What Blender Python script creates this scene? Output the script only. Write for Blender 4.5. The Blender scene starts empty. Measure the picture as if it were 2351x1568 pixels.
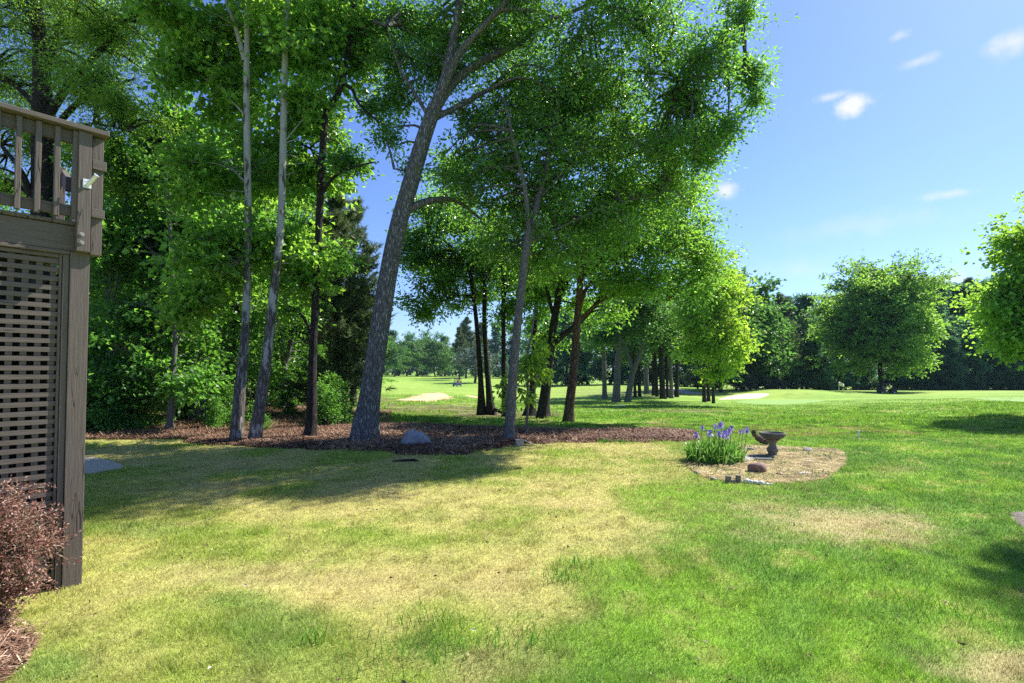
import bpy, bmesh, math, random
import numpy as np
from mathutils import Vector
R = math.radians
rng = np.random.default_rng(7)
random.seed(7)
scene = bpy.context.scene
COL = scene.collection

# ------------------------------------------------------------------ camera
W_, H_ = 2351.0, 1568.0           # photograph measured at this size
F_ = 1175.0                       # focal length in those pixels (18 mm on 36 mm)
CAMH = 1.8
PITCH = 0.0297
HORIZON = 848.0
YC = HORIZON - F_ * math.tan(PITCH)
cam_d = bpy.data.cameras.new("camera")
cam = bpy.data.objects.new("camera", cam_d)
COL.objects.link(cam)
cam.location = (0, 0, CAMH)
cam.rotation_euler = (R(90) + PITCH, 0, 0)
cam_d.sensor_width = 36.0
cam_d.lens = 36.0 * F_ / W_
cam_d.shift_y = (YC - H_ / 2) / W_
cam_d.clip_end = 6000
cam_d.clip_start = 0.05
scene.camera = cam

# ------------------------------------------------------------------ sun, sky, exposure
SUN_AZ, SUN_EL = 57.0, 47.0
sun_d = bpy.data.lights.new("sun", 'SUN')
sun_d.energy = 5.0
sun_d.angle = R(0.53)
sun_d.color = (1.0, 0.95, 0.86)
sun = bpy.data.objects.new("sun", sun_d)
COL.objects.link(sun)
sun.rotation_euler = (R(90 - SUN_EL), 0, R(180 - SUN_AZ))
world = bpy.data.worlds.new("World")
scene.world = world
world.use_nodes = True
wn, wl = world.node_tree.nodes, world.node_tree.links
wn.clear()
wout = wn.new("ShaderNodeOutputWorld")
wbg = wn.new("ShaderNodeBackground")
sky = wn.new("ShaderNodeTexSky")
sky.sky_type = 'NISHITA'
sky.sun_disc = False
sky.sun_elevation = R(SUN_EL)
sky.sun_rotation = R(SUN_AZ)
sky.air_density = 1.0
sky.dust_density = 0.4
sky.ozone_density = 2.5
wbg.inputs[1].default_value = 0.098
scene.view_settings.view_transform = 'Standard'
scene.view_settings.look = 'None'
scene.view_settings.exposure = 1.1
scene.view_settings.gamma = 1.0
scene.cycles.use_denoising = False
scene.cycles.max_bounces = 14
scene.cycles.diffuse_bounces = 9
scene.cycles.transmission_bounces = 9
scene.cycles.transparent_max_bounces = 8


def P(x, y, Y):
    """world point at depth Y seen at photo pixel (x, y)"""
    a = (x - W_ / 2) / F_
    b = (YC - y) / F_
    dy = math.cos(PITCH) - b * math.sin(PITCH)
    dz = math.sin(PITCH) + b * math.cos(PITCH)
    t = Y / dy
    return np.array([a * t, Y, CAMH + dz * t])


def proj(X, Y, Z):
    Zr = Z - CAMH
    dep = Y * math.cos(PITCH) + Zr * math.sin(PITCH)
    up = -Y * math.sin(PITCH) + Zr * math.cos(PITCH)
    dep = np.maximum(dep, 0.05)
    return W_ / 2 + F_ * X / dep, YC - F_ * up / dep


# small clouds in the sky, set by direction
def cloud_dir(x, y):
    v = P(x, y, 1.0) - np.array([0, 0, CAMH])
    return v / np.linalg.norm(v)


tc = wn.new("ShaderNodeTexCoord")
nz = wn.new("ShaderNodeTexNoise")
nz.inputs["Scale"].default_value = 26
nz.inputs["Detail"].default_value = 6
nz.inputs["Roughness"].default_value = 0.62
wl.new(tc.outputs["Generated"], nz.inputs["Vector"])
acc = None
for (cx, cy, rx, ry, amp) in [(1955, 240, 62, 34, 1.15), (1905, 222, 60, 16, .75), (1664, 437, 52, 34, 1.0), (2112, 140, 42, 14, .62),
                              (2190, 444, 60, 15, .8), (2062, 84, 24, 12, .55), (2325, 95, 52, 26, .8), (2176, 640, 50, 30, .8),
                              (1960, 520, 260, 40, .25), (1820, 620, 200, 50, .3)]:
    d = cloud_dir(cx, cy)
    sub = wn.new("ShaderNodeVectorMath"); sub.operation = 'SUBTRACT'
    wl.new(tc.outputs["Generated"], sub.inputs[0]); sub.inputs[1].default_value = d
    sc = wn.new("ShaderNodeVectorMath"); sc.operation = 'MULTIPLY'
    wl.new(sub.outputs[0], sc.inputs[0])
    k = F_ * (1 / np.linalg.norm((P(cx, cy, 1.0) - np.array([0, 0, CAMH]))))
    sc.inputs[1].default_value = (k * 1.05 / rx, k / rx, k / ry)
    ln = wn.new("ShaderNodeVectorMath"); ln.operation = 'LENGTH'
    wl.new(sc.outputs[0], ln.inputs[0])
    m1 = wn.new("ShaderNodeMath"); m1.operation = 'MULTIPLY_ADD'   # 1.1 - len
    wl.new(ln.outputs["Value"], m1.inputs[0]); m1.inputs[1].default_value = -0.95; m1.inputs[2].default_value = 0.54
    m2 = wn.new("ShaderNodeMath"); m2.operation = 'ADD'
    wl.new(m1.outputs[0], m2.inputs[0]); wl.new(nz.outputs["Fac"], m2.inputs[1])
    m3 = wn.new("ShaderNodeMapRange"); m3.interpolation_type = 'SMOOTHSTEP'
    m3.inputs["From Min"].default_value = 0.5; m3.inputs["From Max"].default_value = 1.12
    m3.inputs["To Max"].default_value = amp
    wl.new(m2.outputs[0], m3.inputs["Value"])
    if acc is None:
        acc = m3.outputs[0]
    else:
        mx = wn.new("ShaderNodeMath"); mx.operation = 'MAXIMUM'
        wl.new(acc, mx.inputs[0]); wl.new(m3.outputs[0], mx.inputs[1]); acc = mx.outputs[0]
hsv = wn.new("ShaderNodeHueSaturation")
hsv.inputs["Saturation"].default_value = 1.0
hsv.inputs["Value"].default_value = 1.02
tintn = wn.new("ShaderNodeVectorMath"); tintn.operation = 'MULTIPLY'
tintn.inputs[1].default_value = (.60, .70, 1.0)
wl.new(sky.outputs[0], tintn.inputs[0]); wl.new(tintn.outputs[0], hsv.inputs["Color"])
cmix = wn.new("ShaderNodeMix"); cmix.data_type = 'RGBA'; cmix.clamp_factor = True
wl.new(acc, cmix.inputs[0]); wl.new(hsv.outputs[0], cmix.inputs[6])
cmix.inputs[7].default_value = (4.6, 4.75, 5.0, 1)
wl.new(cmix.outputs[2], wbg.inputs[0])
wl.new(wbg.outputs[0], wout.inputs[0])


# ------------------------------------------------------------------ noise
_tab = np.random.default_rng(3).random((256, 256))


def vnoise(x, y):
    x = np.asarray(x, float); y = np.asarray(y, float)
    xi = np.floor(x).astype(int); yi = np.floor(y).astype(int)
    fx = x - xi; fy = y - yi
    fx = fx * fx * (3 - 2 * fx); fy = fy * fy * (3 - 2 * fy)
    a = _tab[xi % 256, yi % 256]; b = _tab[(xi + 1) % 256, yi % 256]
    c = _tab[xi % 256, (yi + 1) % 256]; d = _tab[(xi + 1) % 256, (yi + 1) % 256]
    return (a * (1 - fx) + b * fx) * (1 - fy) + (c * (1 - fx) + d * fx) * fy


def fbm(x, y, s=1.0, o=4):
    v = 0; a = .5; t = 0
    for k in range(o):
        v = v + a * vnoise(np.asarray(x) * s + 17 * k, np.asarray(y) * s + 31 * k); t += a
        s *= 2.07; a *= .5
    return v / t


def sstep(a, b, x):
    t = np.clip((x - a) / (b - a), 0, 1)
    return t * t * (3 - 2 * t)


# ------------------------------------------------------------------ mesh helpers
class MB:
    def __init__(s):
        s.V = []; s.Q = []; s.T = []; s.n = 0; s.A = []

    def add(s, V, F, tint=None):
        V = np.asarray(V, float); F = np.asarray(F, int)
        s.V.append(V)
        if len(F):
            (s.Q if F.shape[1] == 4 else s.T).append(F + s.n)
        s.A.append(np.full(len(V), .5) if tint is None else np.broadcast_to(tint, (len(V),)))
        s.n += len(V)

    def build(s, name, mat, parent=None, smooth=False, origin=None, rgb=None):
        V = np.concatenate(s.V) if s.V else np.zeros((0, 3))
        if origin is not None:
            V = V - np.asarray(origin)
        Q = np.concatenate(s.Q) if s.Q else np.zeros((0, 4), int)
        T = np.concatenate(s.T) if s.T else np.zeros((0, 3), int)
        me = bpy.data.meshes.new(name)
        me.vertices.add(len(V)); me.vertices.foreach_set("co", V.astype(np.float32).ravel())
        nl = Q.size + T.size
        me.loops.add(nl); me.loops.foreach_set("vertex_index", np.concatenate([Q.ravel(), T.ravel()]).astype(np.int32))
        np_ = len(Q) + len(T)
        me.polygons.add(np_)
        me.polygons.foreach_set("loop_start", np.concatenate([np.arange(len(Q)) * 4, len(Q) * 4 + np.arange(len(T)) * 3]).astype(np.int32))
        me.polygons.foreach_set("use_smooth", np.full(np_, smooth, bool))
        at = me.attributes.new("tint", 'FLOAT', 'POINT')
        at.data.foreach_set("value", np.concatenate(s.A).astype(np.float32))
        if rgb is not None:
            ca = me.attributes.new("rgb", 'FLOAT_COLOR', 'POINT')
            ca.data.foreach_set("color", np.concatenate([rgb, np.ones((len(rgb), 1))], 1).astype(np.float32).ravel())
        me.update(calc_edges=True)
        me.materials.append(mat)
        o = bpy.data.objects.new(name, me)
        COL.objects.link(o)
        if parent is not None:
            o.parent = parent
        return o


def tag(o, label=None, cat=None, group=None, kind=None):
    if label: o["label"] = label
    if cat: o["category"] = cat
    if group: o["group"] = group
    if kind: o["kind"] = kind
    return o


def thing(name, label, cat, loc=(0, 0, 0), rz=0, group=None):
    o = bpy.data.objects.new(name, None)
    o.empty_display_size = .2
    COL.objects.link(o)
    o.location = tuple(float(v) for v in loc); o.rotation_euler = (0, 0, rz)
    return tag(o, label, cat, group)


def copy_tree(src, loc, rz=0, scale=1.0, label=None, group=None):
    c = src.copy(); COL.objects.link(c)
    c.location = tuple(float(v) for v in loc); c.rotation_euler = (0, 0, rz)
    c.scale = (scale, scale, scale) if np.isscalar(scale) else scale
    if label: c["label"] = label
    if group: c["group"] = group
    for ch in src.children:
        d = ch.copy(); COL.objects.link(d); d.parent = c
        for g in ch.children:
            e = g.copy(); COL.objects.link(e); e.parent = d
    return c


def smooth_path(pts, rad, step=None, sub=6):
    pts = np.asarray(pts, float); rad = np.asarray(rad, float)
    if len(pts) == 2:
        t = np.linspace(0, 1, 3)[:, None]
        return pts[0] * (1 - t) + pts[1] * t, rad[0] + (rad[1] - rad[0]) * t[:, 0]
    out = []; ro = []
    n = len(pts)
    for i in range(n - 1):
        p0 = pts[max(i - 1, 0)]; p1 = pts[i]; p2 = pts[i + 1]; p3 = pts[min(i + 2, n - 1)]
        for k in range(sub):
            t = k / sub
            out.append(.5 * (2 * p1 + (p2 - p0) * t + (2 * p0 - 5 * p1 + 4 * p2 - p3) * t * t + (3 * p1 - p0 - 3 * p2 + p3) * t ** 3))
            ro.append(rad[i] * (1 - t) + rad[i + 1] * t)
    out.append(pts[-1]); ro.append(rad[-1])
    return np.array(out), np.array(ro)


def tube(mb, path, rad, n=8, cap=True, wob=0.0, flare=None, tint=.5):
    path = np.asarray(path, float); rad = np.asarray(rad, float)
    m = len(path)
    tg = np.gradient(path, axis=0)
    tg /= np.linalg.norm(tg, axis=1)[:, None] + 1e-9
    ref = np.array([0, 1, 0]) if abs(tg[0][1]) < .8 else np.array([1, 0, 0])
    u = ref - tg[0] * ref.dot(tg[0]); u /= np.linalg.norm(u)
    ang = np.arange(n) / n * 2 * np.pi
    V = np.zeros((m, n, 3))
    ph = random.random() * 6.28
    for i in range(m):
        u = u - tg[i] * u.dot(tg[i]); u /= np.linalg.norm(u) + 1e-9
        v = np.cross(tg[i], u)
        r = np.full(n, rad[i])
        if wob:
            r = r * (1 + wob * (np.sin(3 * ang + ph + i * .13) * .5 + np.sin(5 * ang - ph * 2 + i * .21) * .4 + np.sin(9 * ang + i * .1) * .2))
        if flare is not None and i < flare[0]:
            k = (1 - i / flare[0]) ** 2.2
            r = r * (1 + k * flare[1] * (.55 + .45 * np.sin(flare[2] * ang + ph)))
        V[i] = path[i] + np.outer(np.cos(ang) * r, u) + np.outer(np.sin(ang) * r, v)
    V = V.reshape(-1, 3)
    j = np.arange(n); jn = (j + 1) % n
    F = np.concatenate([np.stack([i * n + j, i * n + jn, (i + 1) * n + jn, (i + 1) * n + j], 1) for i in range(m - 1)])
    mb.add(V, F, tint)
    if cap:
        c0 = np.concatenate([V[-n:], path[-1:]])
        mb.add(c0, np.stack([j, jn, np.full(n, n)], 1), tint)


def prisms(mb, A, B, r0, r1, tint=.5):
    """many straight 3-sided twigs at once"""
    A = np.asarray(A, float); B = np.asarray(B, float); N = len(A)
    if N == 0: return
    d = B - A; d /= np.linalg.norm(d, axis=1)[:, None] + 1e-9
    ref = np.where(np.abs(d[:, 2:3]) < .9, [[0, 0, 1.]], [[1., 0, 0]])
    u = np.cross(d, ref); u /= np.linalg.norm(u, axis=1)[:, None] + 1e-9
    v = np.cross(d, u)
    V = np.zeros((N, 6, 3))
    for k in range(3):
        a = k * 2.0944
        o = u * math.cos(a) + v * math.sin(a)
        V[:, k] = A + o * r0; V[:, 3 + k] = B + o * r1
    b = np.arange(N)[:, None] * 6
    F = np.concatenate([b + np.array([[k, (k + 1) % 3, 3 + (k + 1) % 3, 3 + k]]) for k in range(3)])
    mb.add(V.reshape(-1, 3), F, tint)


def nrm(v):
    return v / (np.linalg.norm(v, axis=-1, keepdims=True) + 1e-9)


def leaves(mb, C, ax, n, spread, L, Wd, g, droop=.15, flat=.5, fold=.28, up=.9):
    up = up * .6
    """sprays of n leaves round every centre C along direction ax"""
    N = len(C)
    if N == 0: return
    ax = nrm(ax)
    lat = g.normal(size=(N, n, 3)); lat[..., 2] *= flat
    t = g.random((N, n, 1))
    Pp = C[:, None] + ax[:, None] * (t - .5) * spread * 2.0 + lat * spread * .23
    D = nrm(ax[:, None] * .55 + nrm(lat) * .9 + g.normal(size=(N, n, 3)) * .35 + np.array([0, 0, -droop]))
    nn = g.normal(size=(N, n, 3)) * .55 + np.array([0, 0, up])
    S = nrm(np.cross(D, nn)); U = np.cross(S, D)
    l = L * (.65 + .6 * g.random((N, n, 1))); w = Wd * (.7 + .5 * g.random((N, n, 1)))
    V = np.stack([Pp, Pp + D * l * .42 + S * w * .5 + U * w * fold, Pp + D * l - U * l * .08, Pp + D * l * .42 - S * w * .5 + U * w * fold], 2)
    tint = np.clip(  .5 + .22 * g.normal(size=(N, 1)) + .22 * g.normal(size=(N, n)), 0, 1)
    tint = np.repeat(tint.reshape(-1), 4)
    M = N * n
    mb.add(V.reshape(-1, 3), np.arange(M * 4).reshape(-1, 4), tint)


def crown(mbw, mbl, skel, blobs, g, n=22, spread=.5, L=.11, Wd=.06, br=(.05, .012), droop=.15, per=12, twig=True, sides=5, flat=.5, up=.9, shell=2.4):
    """blobs: (centre, (rx,ry,rz), clusters).  skel: array of points the branches grow from"""
    skel = np.asarray(skel, float)
    allC = []; allA = []
    for (c, r, ncl) in blobs:
        c = np.asarray(c, float); r = np.asarray(r, float)
        ns = max(3, int(ncl / per))
        q = nrm(g.normal(size=(ns, 3))) * (g.random((ns, 1)) ** (1 / shell))
        S = c + q * r * .9
        idx = g.integers(0, ns, ncl)
        sig = (min(r) * .2 + .12 * float(np.mean(r)) * .6) * .95
        C = S[idx] + g.normal(size=(ncl, 3)) * np.array([1, 1, .62]) * sig
        A = nrm((C - S[idx]) * 1.0 + (C - c) * .5 + g.normal(size=(ncl, 3)) * .25 + np.array([0, 0, -droop * .5]))
        allC.append(C); allA.append(A)
        for s in S:
            d = np.linalg.norm(skel - s, axis=1) + .9 * np.maximum(skel[:, 2] - s[2], 0)
            k = int(np.argmin(d)); p0 = skel[k]
            ln = np.linalg.norm(s - p0)
            if ln < .15: continue
            mid = p0 * .5 + s * .5 + np.array([0, 0, ln * .1]) + g.normal(size=3) * ln * .07
            q1 = p0 * .78 + mid * .22 * 1.0 + g.normal(size=3) * ln * .02
            pth, rr = smooth_path([p0, mid, s], [min(br[0], ln * .03 + .01), min(br[0] * .6, ln * .018 + .008), br[1]], sub=4)
            tube(mbw, pth, rr, sides, cap=False)
        if twig:
            prisms(mbw, S[idx], C, br[1] * .75, br[1] * .4)
    C = np.concatenate(allC); A = np.concatenate(allA)
    leaves(mbl, C, A, n, spread, L, Wd, g, droop, flat=flat, up=up)


# ------------------------------------------------------------------ materials
def newmat(name):
    m = bpy.data.materials.new(name); m.use_nodes = True
    nt = m.node_tree
    return m, nt, nt.nodes["Principled BSDF"], nt.nodes, nt.links


def ramp(N, stops):
    r = N.new("ShaderNodeValToRGB")
    e = r.color_ramp.elements
    while len(e) < len(stops): e.new(.5)
    for i, (p, c) in enumerate(stops):
        e[i].position = p; e[i].color = (*c, 1)
    return r


def noise(N, L, vec, scale, detail=5, rough=.6, mapscale=None, obj=True):
    t = N.new("ShaderNodeTexNoise")
    t.inputs["Scale"].default_value = scale; t.inputs["Detail"].default_value = detail; t.inputs["Roughness"].default_value = rough
    if mapscale is not None:
        mp = N.new("ShaderNodeMapping"); mp.inputs["Scale"].default_value = mapscale
        L.new(vec, mp.inputs["Vector"]); L.new(mp.outputs[0], t.inputs["Vector"])
    else:
        L.new(vec, t.inputs["Vector"])
    return t


def leaf_mat(name, dark, light, trans, tw=.42, rough=.42, spec=.5):
    m, nt, b, N, L = newmat(name)
    at = N.new("ShaderNodeAttribute"); at.attribute_name = "tint"
    r = ramp(N, [(0.1, dark), (.9, light)])
    L.new(at.outputs["Fac"], r.inputs[0]); L.new(r.outputs[0], b.inputs["Base Color"])
    b.inputs["Roughness"].default_value = rough
    b.inputs["Specular IOR Level"].default_value = spec
    tr = N.new("ShaderNodeBsdfTranslucent")
    r2 = ramp(N, [(0.1, tuple(v * .7 for v in trans)), (.9, tuple(min(1, v * 1.25) for v in trans))])
    L.new(at.outputs["Fac"], r2.inputs[0]); L.new(r2.outputs[0], tr.inputs[0])
    mx = N.new("ShaderNodeMixShader"); mx.inputs[0].default_value = tw
    L.new(b.outputs[0], mx.inputs[1]); L.new(tr.outputs[0], mx.inputs[2])
    L.new(mx.outputs[0], nt.nodes["Material Output"].inputs[0])
    return m


def bark_mat(name, c1, c2, scale=1.0, furrow=.8, patches=None):
    m, nt, b, N, L = newmat(name)
    tc = N.new("ShaderNodeTexCoord")
    n1 = noise(N, L, tc.outputs["Object"], 9 * scale, 6, .65, (2.2, 2.2, .28))
    n2 = noise(N, L, tc.outputs["Object"], 1.7 * scale, 4, .6)
    w = N.new("ShaderNodeTexVoronoi"); w.feature = 'DISTANCE_TO_EDGE'
    w.inputs["Scale"].default_value = 14 * scale
    mp = N.new("ShaderNodeMapping"); mp.inputs["Scale"].default_value = (1.6, 1.6, .22)
    L.new(tc.outputs["Object"], mp.inputs[0])
    ad = N.new("ShaderNodeVectorMath"); ad.operation = 'MULTIPLY_ADD'
    L.new(n1.outputs["Color"], ad.inputs[0]); ad.inputs[1].default_value = (.12, .12, .12); L.new(mp.outputs[0], ad.inputs[2])
    L.new(ad.outputs[0], w.inputs["Vector"])
    mr = N.new("ShaderNodeMapRange"); mr.inputs["From Max"].default_value = .28
    L.new(w.outputs["Distance"], mr.inputs["Value"])
    mm = N.new("ShaderNodeMath"); mm.operation = 'MULTIPLY'
    L.new(mr.outputs[0], mm.inputs[0]); L.new(n1.outputs["Fac"], mm.inputs[1])
    r = ramp(N, [(.06, tuple(v * .5 for v in c1)), (.3, c1), (.62, c2)])
    L.new(mm.outputs[0], r.inputs[0])
    col = r.outputs[0]
    if patches:
        n3 = noise(N, L, tc.outputs["Object"], 3.2, 5, .62, (1.5, 1.5, .5))
        # paler towards the top of the trunk where the old bark has peeled
        sp = N.new("ShaderNodeSeparateXYZ"); L.new(tc.outputs["Object"], sp.inputs[0])
        hz = N.new("ShaderNodeMapRange"); hz.inputs["From Min"].default_value = 0; hz.inputs["From Max"].default_value = 8
        hz.inputs["To Min"].default_value = -.12; hz.inputs["To Max"].default_value = .10
        L.new(sp.outputs["Z"], hz.inputs["Value"])
        a2 = N.new("ShaderNodeMath"); a2.operation = 'ADD'
        L.new(n3.outputs["Fac"], a2.inputs[0]); L.new(hz.outputs[0], a2.inputs[1])
        r3 = ramp(N, [(.47, (0, 0, 0)), (.53, (1, 1, 1))])
        L.new(a2.outputs[0], r3.inputs[0])
        mx = N.new("ShaderNodeMix"); mx.data_type = 'RGBA'
        L.new(r3.outputs[0], mx.inputs[0]); L.new(col, mx.inputs[6])
        mx2 = N.new("ShaderNodeMix"); mx2.data_type = 'RGBA'
        L.new(n2.outputs["Fac"], mx2.inputs[0]); mx2.inputs[6].default_value = (*patches[0], 1); mx2.inputs[7].default_value = (*patches[1], 1)
        L.new(mx2.outputs[2], mx.inputs[7]); col = mx.outputs[2]
    L.new(col, b.inputs["Base Color"])
    b.inputs["Roughness"].default_value = .9
    b.inputs["Specular IOR Level"].default_value = .2
    bp = N.new("ShaderNodeBump"); bp.inputs["Strength"].default_value = furrow; bp.inputs["Distance"].default_value = .03
    L.new(mm.outputs[0], bp.inputs["Height"]); L.new(bp.outputs[0], b.inputs["Normal"])
    return m


def simple_mat(name, c, rough=.6, metal=0, var=.15, scale=20, bump=.15, c2=None, spec=.5):
    m, nt, b, N, L = newmat(name)
    tc = N.new("ShaderNodeTexCoord")
    t = noise(N, L, tc.outputs["Object"], scale, 6, .65)
    a = tuple(v * (1 - var) for v in c); d = c2 if c2 else tuple(min(1, v * (1 + var)) for v in c)
    r = ramp(N, [(.3, a), (.7, d)])
    L.new(t.outputs["Fac"], r.inputs[0]); L.new(r.outputs[0], b.inputs["Base Color"])
    b.inputs["Roughness"].default_value = rough; b.inputs["Metallic"].default_value = metal
    b.inputs["Specular IOR Level"].default_value = spec
    if bump:
        bp = N.new("ShaderNodeBump"); bp.inputs["Strength"].default_value = bump; bp.inputs["Distance"].default_value = .02
        L.new(t.outputs["Fac"], bp.inputs["Height"]); L.new(bp.outputs[0], b.inputs["Normal"])
    return m


def tint_mat(name, stops, rough=.8, tw=0, trans=(.2, .3, .05), spec=.3):
    m, nt, b, N, L = newmat(name)
    at = N.new("ShaderNodeAttribute"); at.attribute_name = "tint"
    r = ramp(N, stops)
    L.new(at.outputs["Fac"], r.inputs[0]); L.new(r.outputs[0], b.inputs["Base Color"])
    b.inputs["Roughness"].default_value = rough; b.inputs["Specular IOR Level"].default_value = spec
    if tw:
        tr = N.new("ShaderNodeBsdfTranslucent"); L.new(r.outputs[0], tr.inputs[0])
        mx = N.new("ShaderNodeMixShader"); mx.inputs[0].default_value = tw
        L.new(b.outputs[0], mx.inputs[1]); L.new(tr.outputs[0], mx.inputs[2])
        L.new(mx.outputs[0], nt.nodes["Material Output"].inputs[0])
    return m


M = {}
M['oak'] = leaf_mat("oak_leaf", (.035, .10, .028), (.10, .22, .05), (.26, .56, .055), tw=.52, spec=.8, rough=.33)
M['syc'] = leaf_mat("sycamore_leaf", (.05, .14, .022), (.13, .28, .04), (.42, .72, .07), tw=.52, rough=.45)
M['back'] = leaf_mat("willow_oak_leaf", (.055, .135, .02), (.13, .26, .04), (.36, .62, .06), tw=.52)
M['bright'] = leaf_mat("bright_leaf", (.09, .20, .02), (.20, .36, .035), (.50, .74, .06), tw=.5, rough=.45)
M['under'] = leaf_mat("understory_leaf", (.03, .10, .025), (.10, .23, .05), (.24, .54, .05), tw=.5)
M['mid'] = leaf_mat("mid_leaf", (.04, .12, .028), (.11, .25, .05), (.31, .60, .055), tw=.52, spec=.8, rough=.33)
M['far'] = leaf_mat("far_leaf", (.026, .085, .028), (.075, .18, .045), (.17, .38, .06), tw=.42)
M['round'] = leaf_mat("round_oak_leaf", (.055, .15, .028), (.15, .30, .05), (.34, .61, .07), tw=.5)
M['blue'] = leaf_mat("far_shade_leaf", (.03, .10, .055), (.09, .22, .10), (.14, .32, .12), tw=.45)  # blue shade of the far wood is put into this leaf colour
M['pine'] = leaf_mat("pine_needle", (.035, .07, .022), (.13, .18, .07), (.15, .22, .06), tw=.3, rough=.5)
M['white'] = leaf_mat("silvery_leaf", (.05, .09, .06), (.22, .28, .22), (.15, .22, .14), tw=.25, rough=.3)
M['gloss'] = leaf_mat("glossy_leaf", (.012, .04, .015), (.03, .07, .03), (.05, .12, .03), tw=.15, rough=.22, spec=.9)
M['bark_oak'] = bark_mat("oak_bark", (.17, .165, .16), (.43, .42, .41), 1.5, 1.0)
M['bark_syc'] = bark_mat("sycamore_bark", (.13, .115, .10), (.27, .25, .23), .9, .6, patches=((.27, .26, .245), (.46, .45, .42)))
M['bark_gray'] = bark_mat("gray_bark", (.19, .18, .17), (.40, .39, .37), 2.4, .8)
M['bark_dark'] = bark_mat("dark_bark", (.04, .034, .03), (.12, .105, .09), 2.0, .8)
M['bark_red'] = bark_mat("brown_bark", (.12, .07, .045), (.28, .185, .125), 1.3, .8)
M['dry'] = tint_mat("dry_straw", [(0, (.09, .045, .03)), (.5, (.22, .12, .075)), (.85, (.40, .26, .17)), (1, (.6, .46, .33))])
M['bedstraw'] = tint_mat("bed_straw", [(0, (.07, .05, .03)), (.25, (.24, .18, .08)), (.65, (.44, .35, .16)), (1, (.64, .54, .31))])


# ------------------------------------------------------------------ terrain
DEP = np.array([12, 16, 20, 30, 45, 60, 66, 72, 80, 95, 130, 200, 400, 1500.])
UCOL = np.array([0, 300, 700, 850, 1000, 1200, 1450, 1700, 1770, 1850, 1940, 2030, 2351.])
YTAB = np.array([
    [1024, 980, 950, 910, 885, 876, 873, 871, 868, 866, 862, 856, 852, 849.5],   # 0
    [1024, 980, 950, 912, 888, 878, 875, 872, 870, 868, 864, 858, 853, 849.5],   # 300
    [1024, 982, 956, 920, 896, 886, 883, 880, 878, 875, 868, 860, 854, 849.5],   # 700
    [1024, 983, 960, 932, 908, 897, 893, 890, 887, 883, 872, 862, 854, 849.5],   # 850
    [1024, 981, 960, 936, 911, 899, 897, 895, 893, 891, 886, 866, 858, 849.5],   # 1000
    [1024, 980, 960, 942, 922, 910, 906, 903, 900, 894, 884, 868, 857, 849.5],   # 1200
    [1024, 980, 962, 944, 924, 910, 904, 900, 894, 887, 880, 872, 860, 849.5],   # 1450
    [1024, 980, 965, 947, 930, 915, 908, 902, 897, 893, 890, 880, 862, 849.5],   # 1700
    [1024, 980, 965, 947, 930, 916, 902, 893, 897, 895, 891, 880, 862, 849.5],   # 1770
    [1024, 980, 965, 947, 930, 915, 897, 893, 899, 897, 893, 880, 862, 849.5],   # 1850
    [1024, 980, 964, 945, 927, 912, 905, 897, 900, 897, 893, 880, 862, 849.5],   # 1940
    [1024, 980, 962, 942, 922, 909, 906, 905, 901, 897, 893, 880, 862, 849.5],   # 2030
    [1024, 980, 958, 932, 916, 904, 900, 897, 897, 897, 893, 880, 862, 849.5]])  # 2351


def zrow(ui, lY):
    return np.interp(lY, np.log(DEP), YTAB[ui])


def terrain(X, Y):
    X = np.asarray(X, float); Y = np.asarray(Y, float)
    Ys = np.maximum(Y, 6.0)
    u = np.clip(W_ / 2 + F_ * X / Ys, 0, 2351)
    lY = np.log(np.maximum(Ys, 12.0))
    k = np.clip(np.searchsorted(UCOL, u) - 1, 0, len(UCOL) - 2)
    t = (u - UCOL[k]) / (UCOL[k + 1] - UCOL[k]); t = t * t * (3 - 2 * t)
    rows = np.stack([np.interp(lY, np.log(DEP), YTAB[i]) for i in range(len(UCOL))])
    kk = k.reshape(-1)
    ar = rows.reshape(len(UCOL), -1); ii = np.arange(ar.shape[1])
    y0 = ar[kk, ii].reshape(k.shape); y1 = ar[kk + 1, ii].reshape(k.shape)
    y = y0 * (1 - t) + y1 * t
    z = CAMH - (y - HORIZON) / F_ * Ys
    base = CAMH - 176.25 / F_ * 12
    z = np.where(Y <= 12, base * 0 + (CAMH - (1024 - HORIZON) / F_ * 12), z)
    bump = (fbm(X, Y, .22, 4) - .5) * .16 * sstep(13, 18, Y) * (1 - .4 * sstep(40, 60, Y)) + (fbm(X + 50, Y, 1.3, 3) - .5) * .035
    return z - .003 + bump


tx = np.linspace(-5.1, 5.1, 420); XS = 7 * np.sinh(tx)
ty = np.linspace(-2.3, 6.0, 420); YS = 8 + 7.5 * np.sinh(ty)
GX, GY = np.meshgrid(XS, YS, indexing='ij')
GZ = terrain(GX, GY)
# smooth out the kinks of the table
for _ in range(2):
    GZ[:, 1:-1] = .25 * GZ[:, :-2] + .5 * GZ[:, 1:-1] + .25 * GZ[:, 2:]


def gz(X, Y):
    X = np.asarray(X, float); Y = np.asarray(Y, float)
    i = np.clip(np.searchsorted(XS, X) - 1, 0, len(XS) - 2); j = np.clip(np.searchsorted(YS, Y) - 1, 0, len(YS) - 2)
    a = np.clip((X - XS[i]) / (XS[i + 1] - XS[i]), 0, 1); b = np.clip((Y - YS[j]) / (YS[j + 1] - YS[j]), 0, 1)
    return (GZ[i, j] * (1 - a) + GZ[i + 1, j] * a) * (1 - b) + (GZ[i, j + 1] * (1 - a) + GZ[i + 1, j + 1] * a) * b


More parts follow.
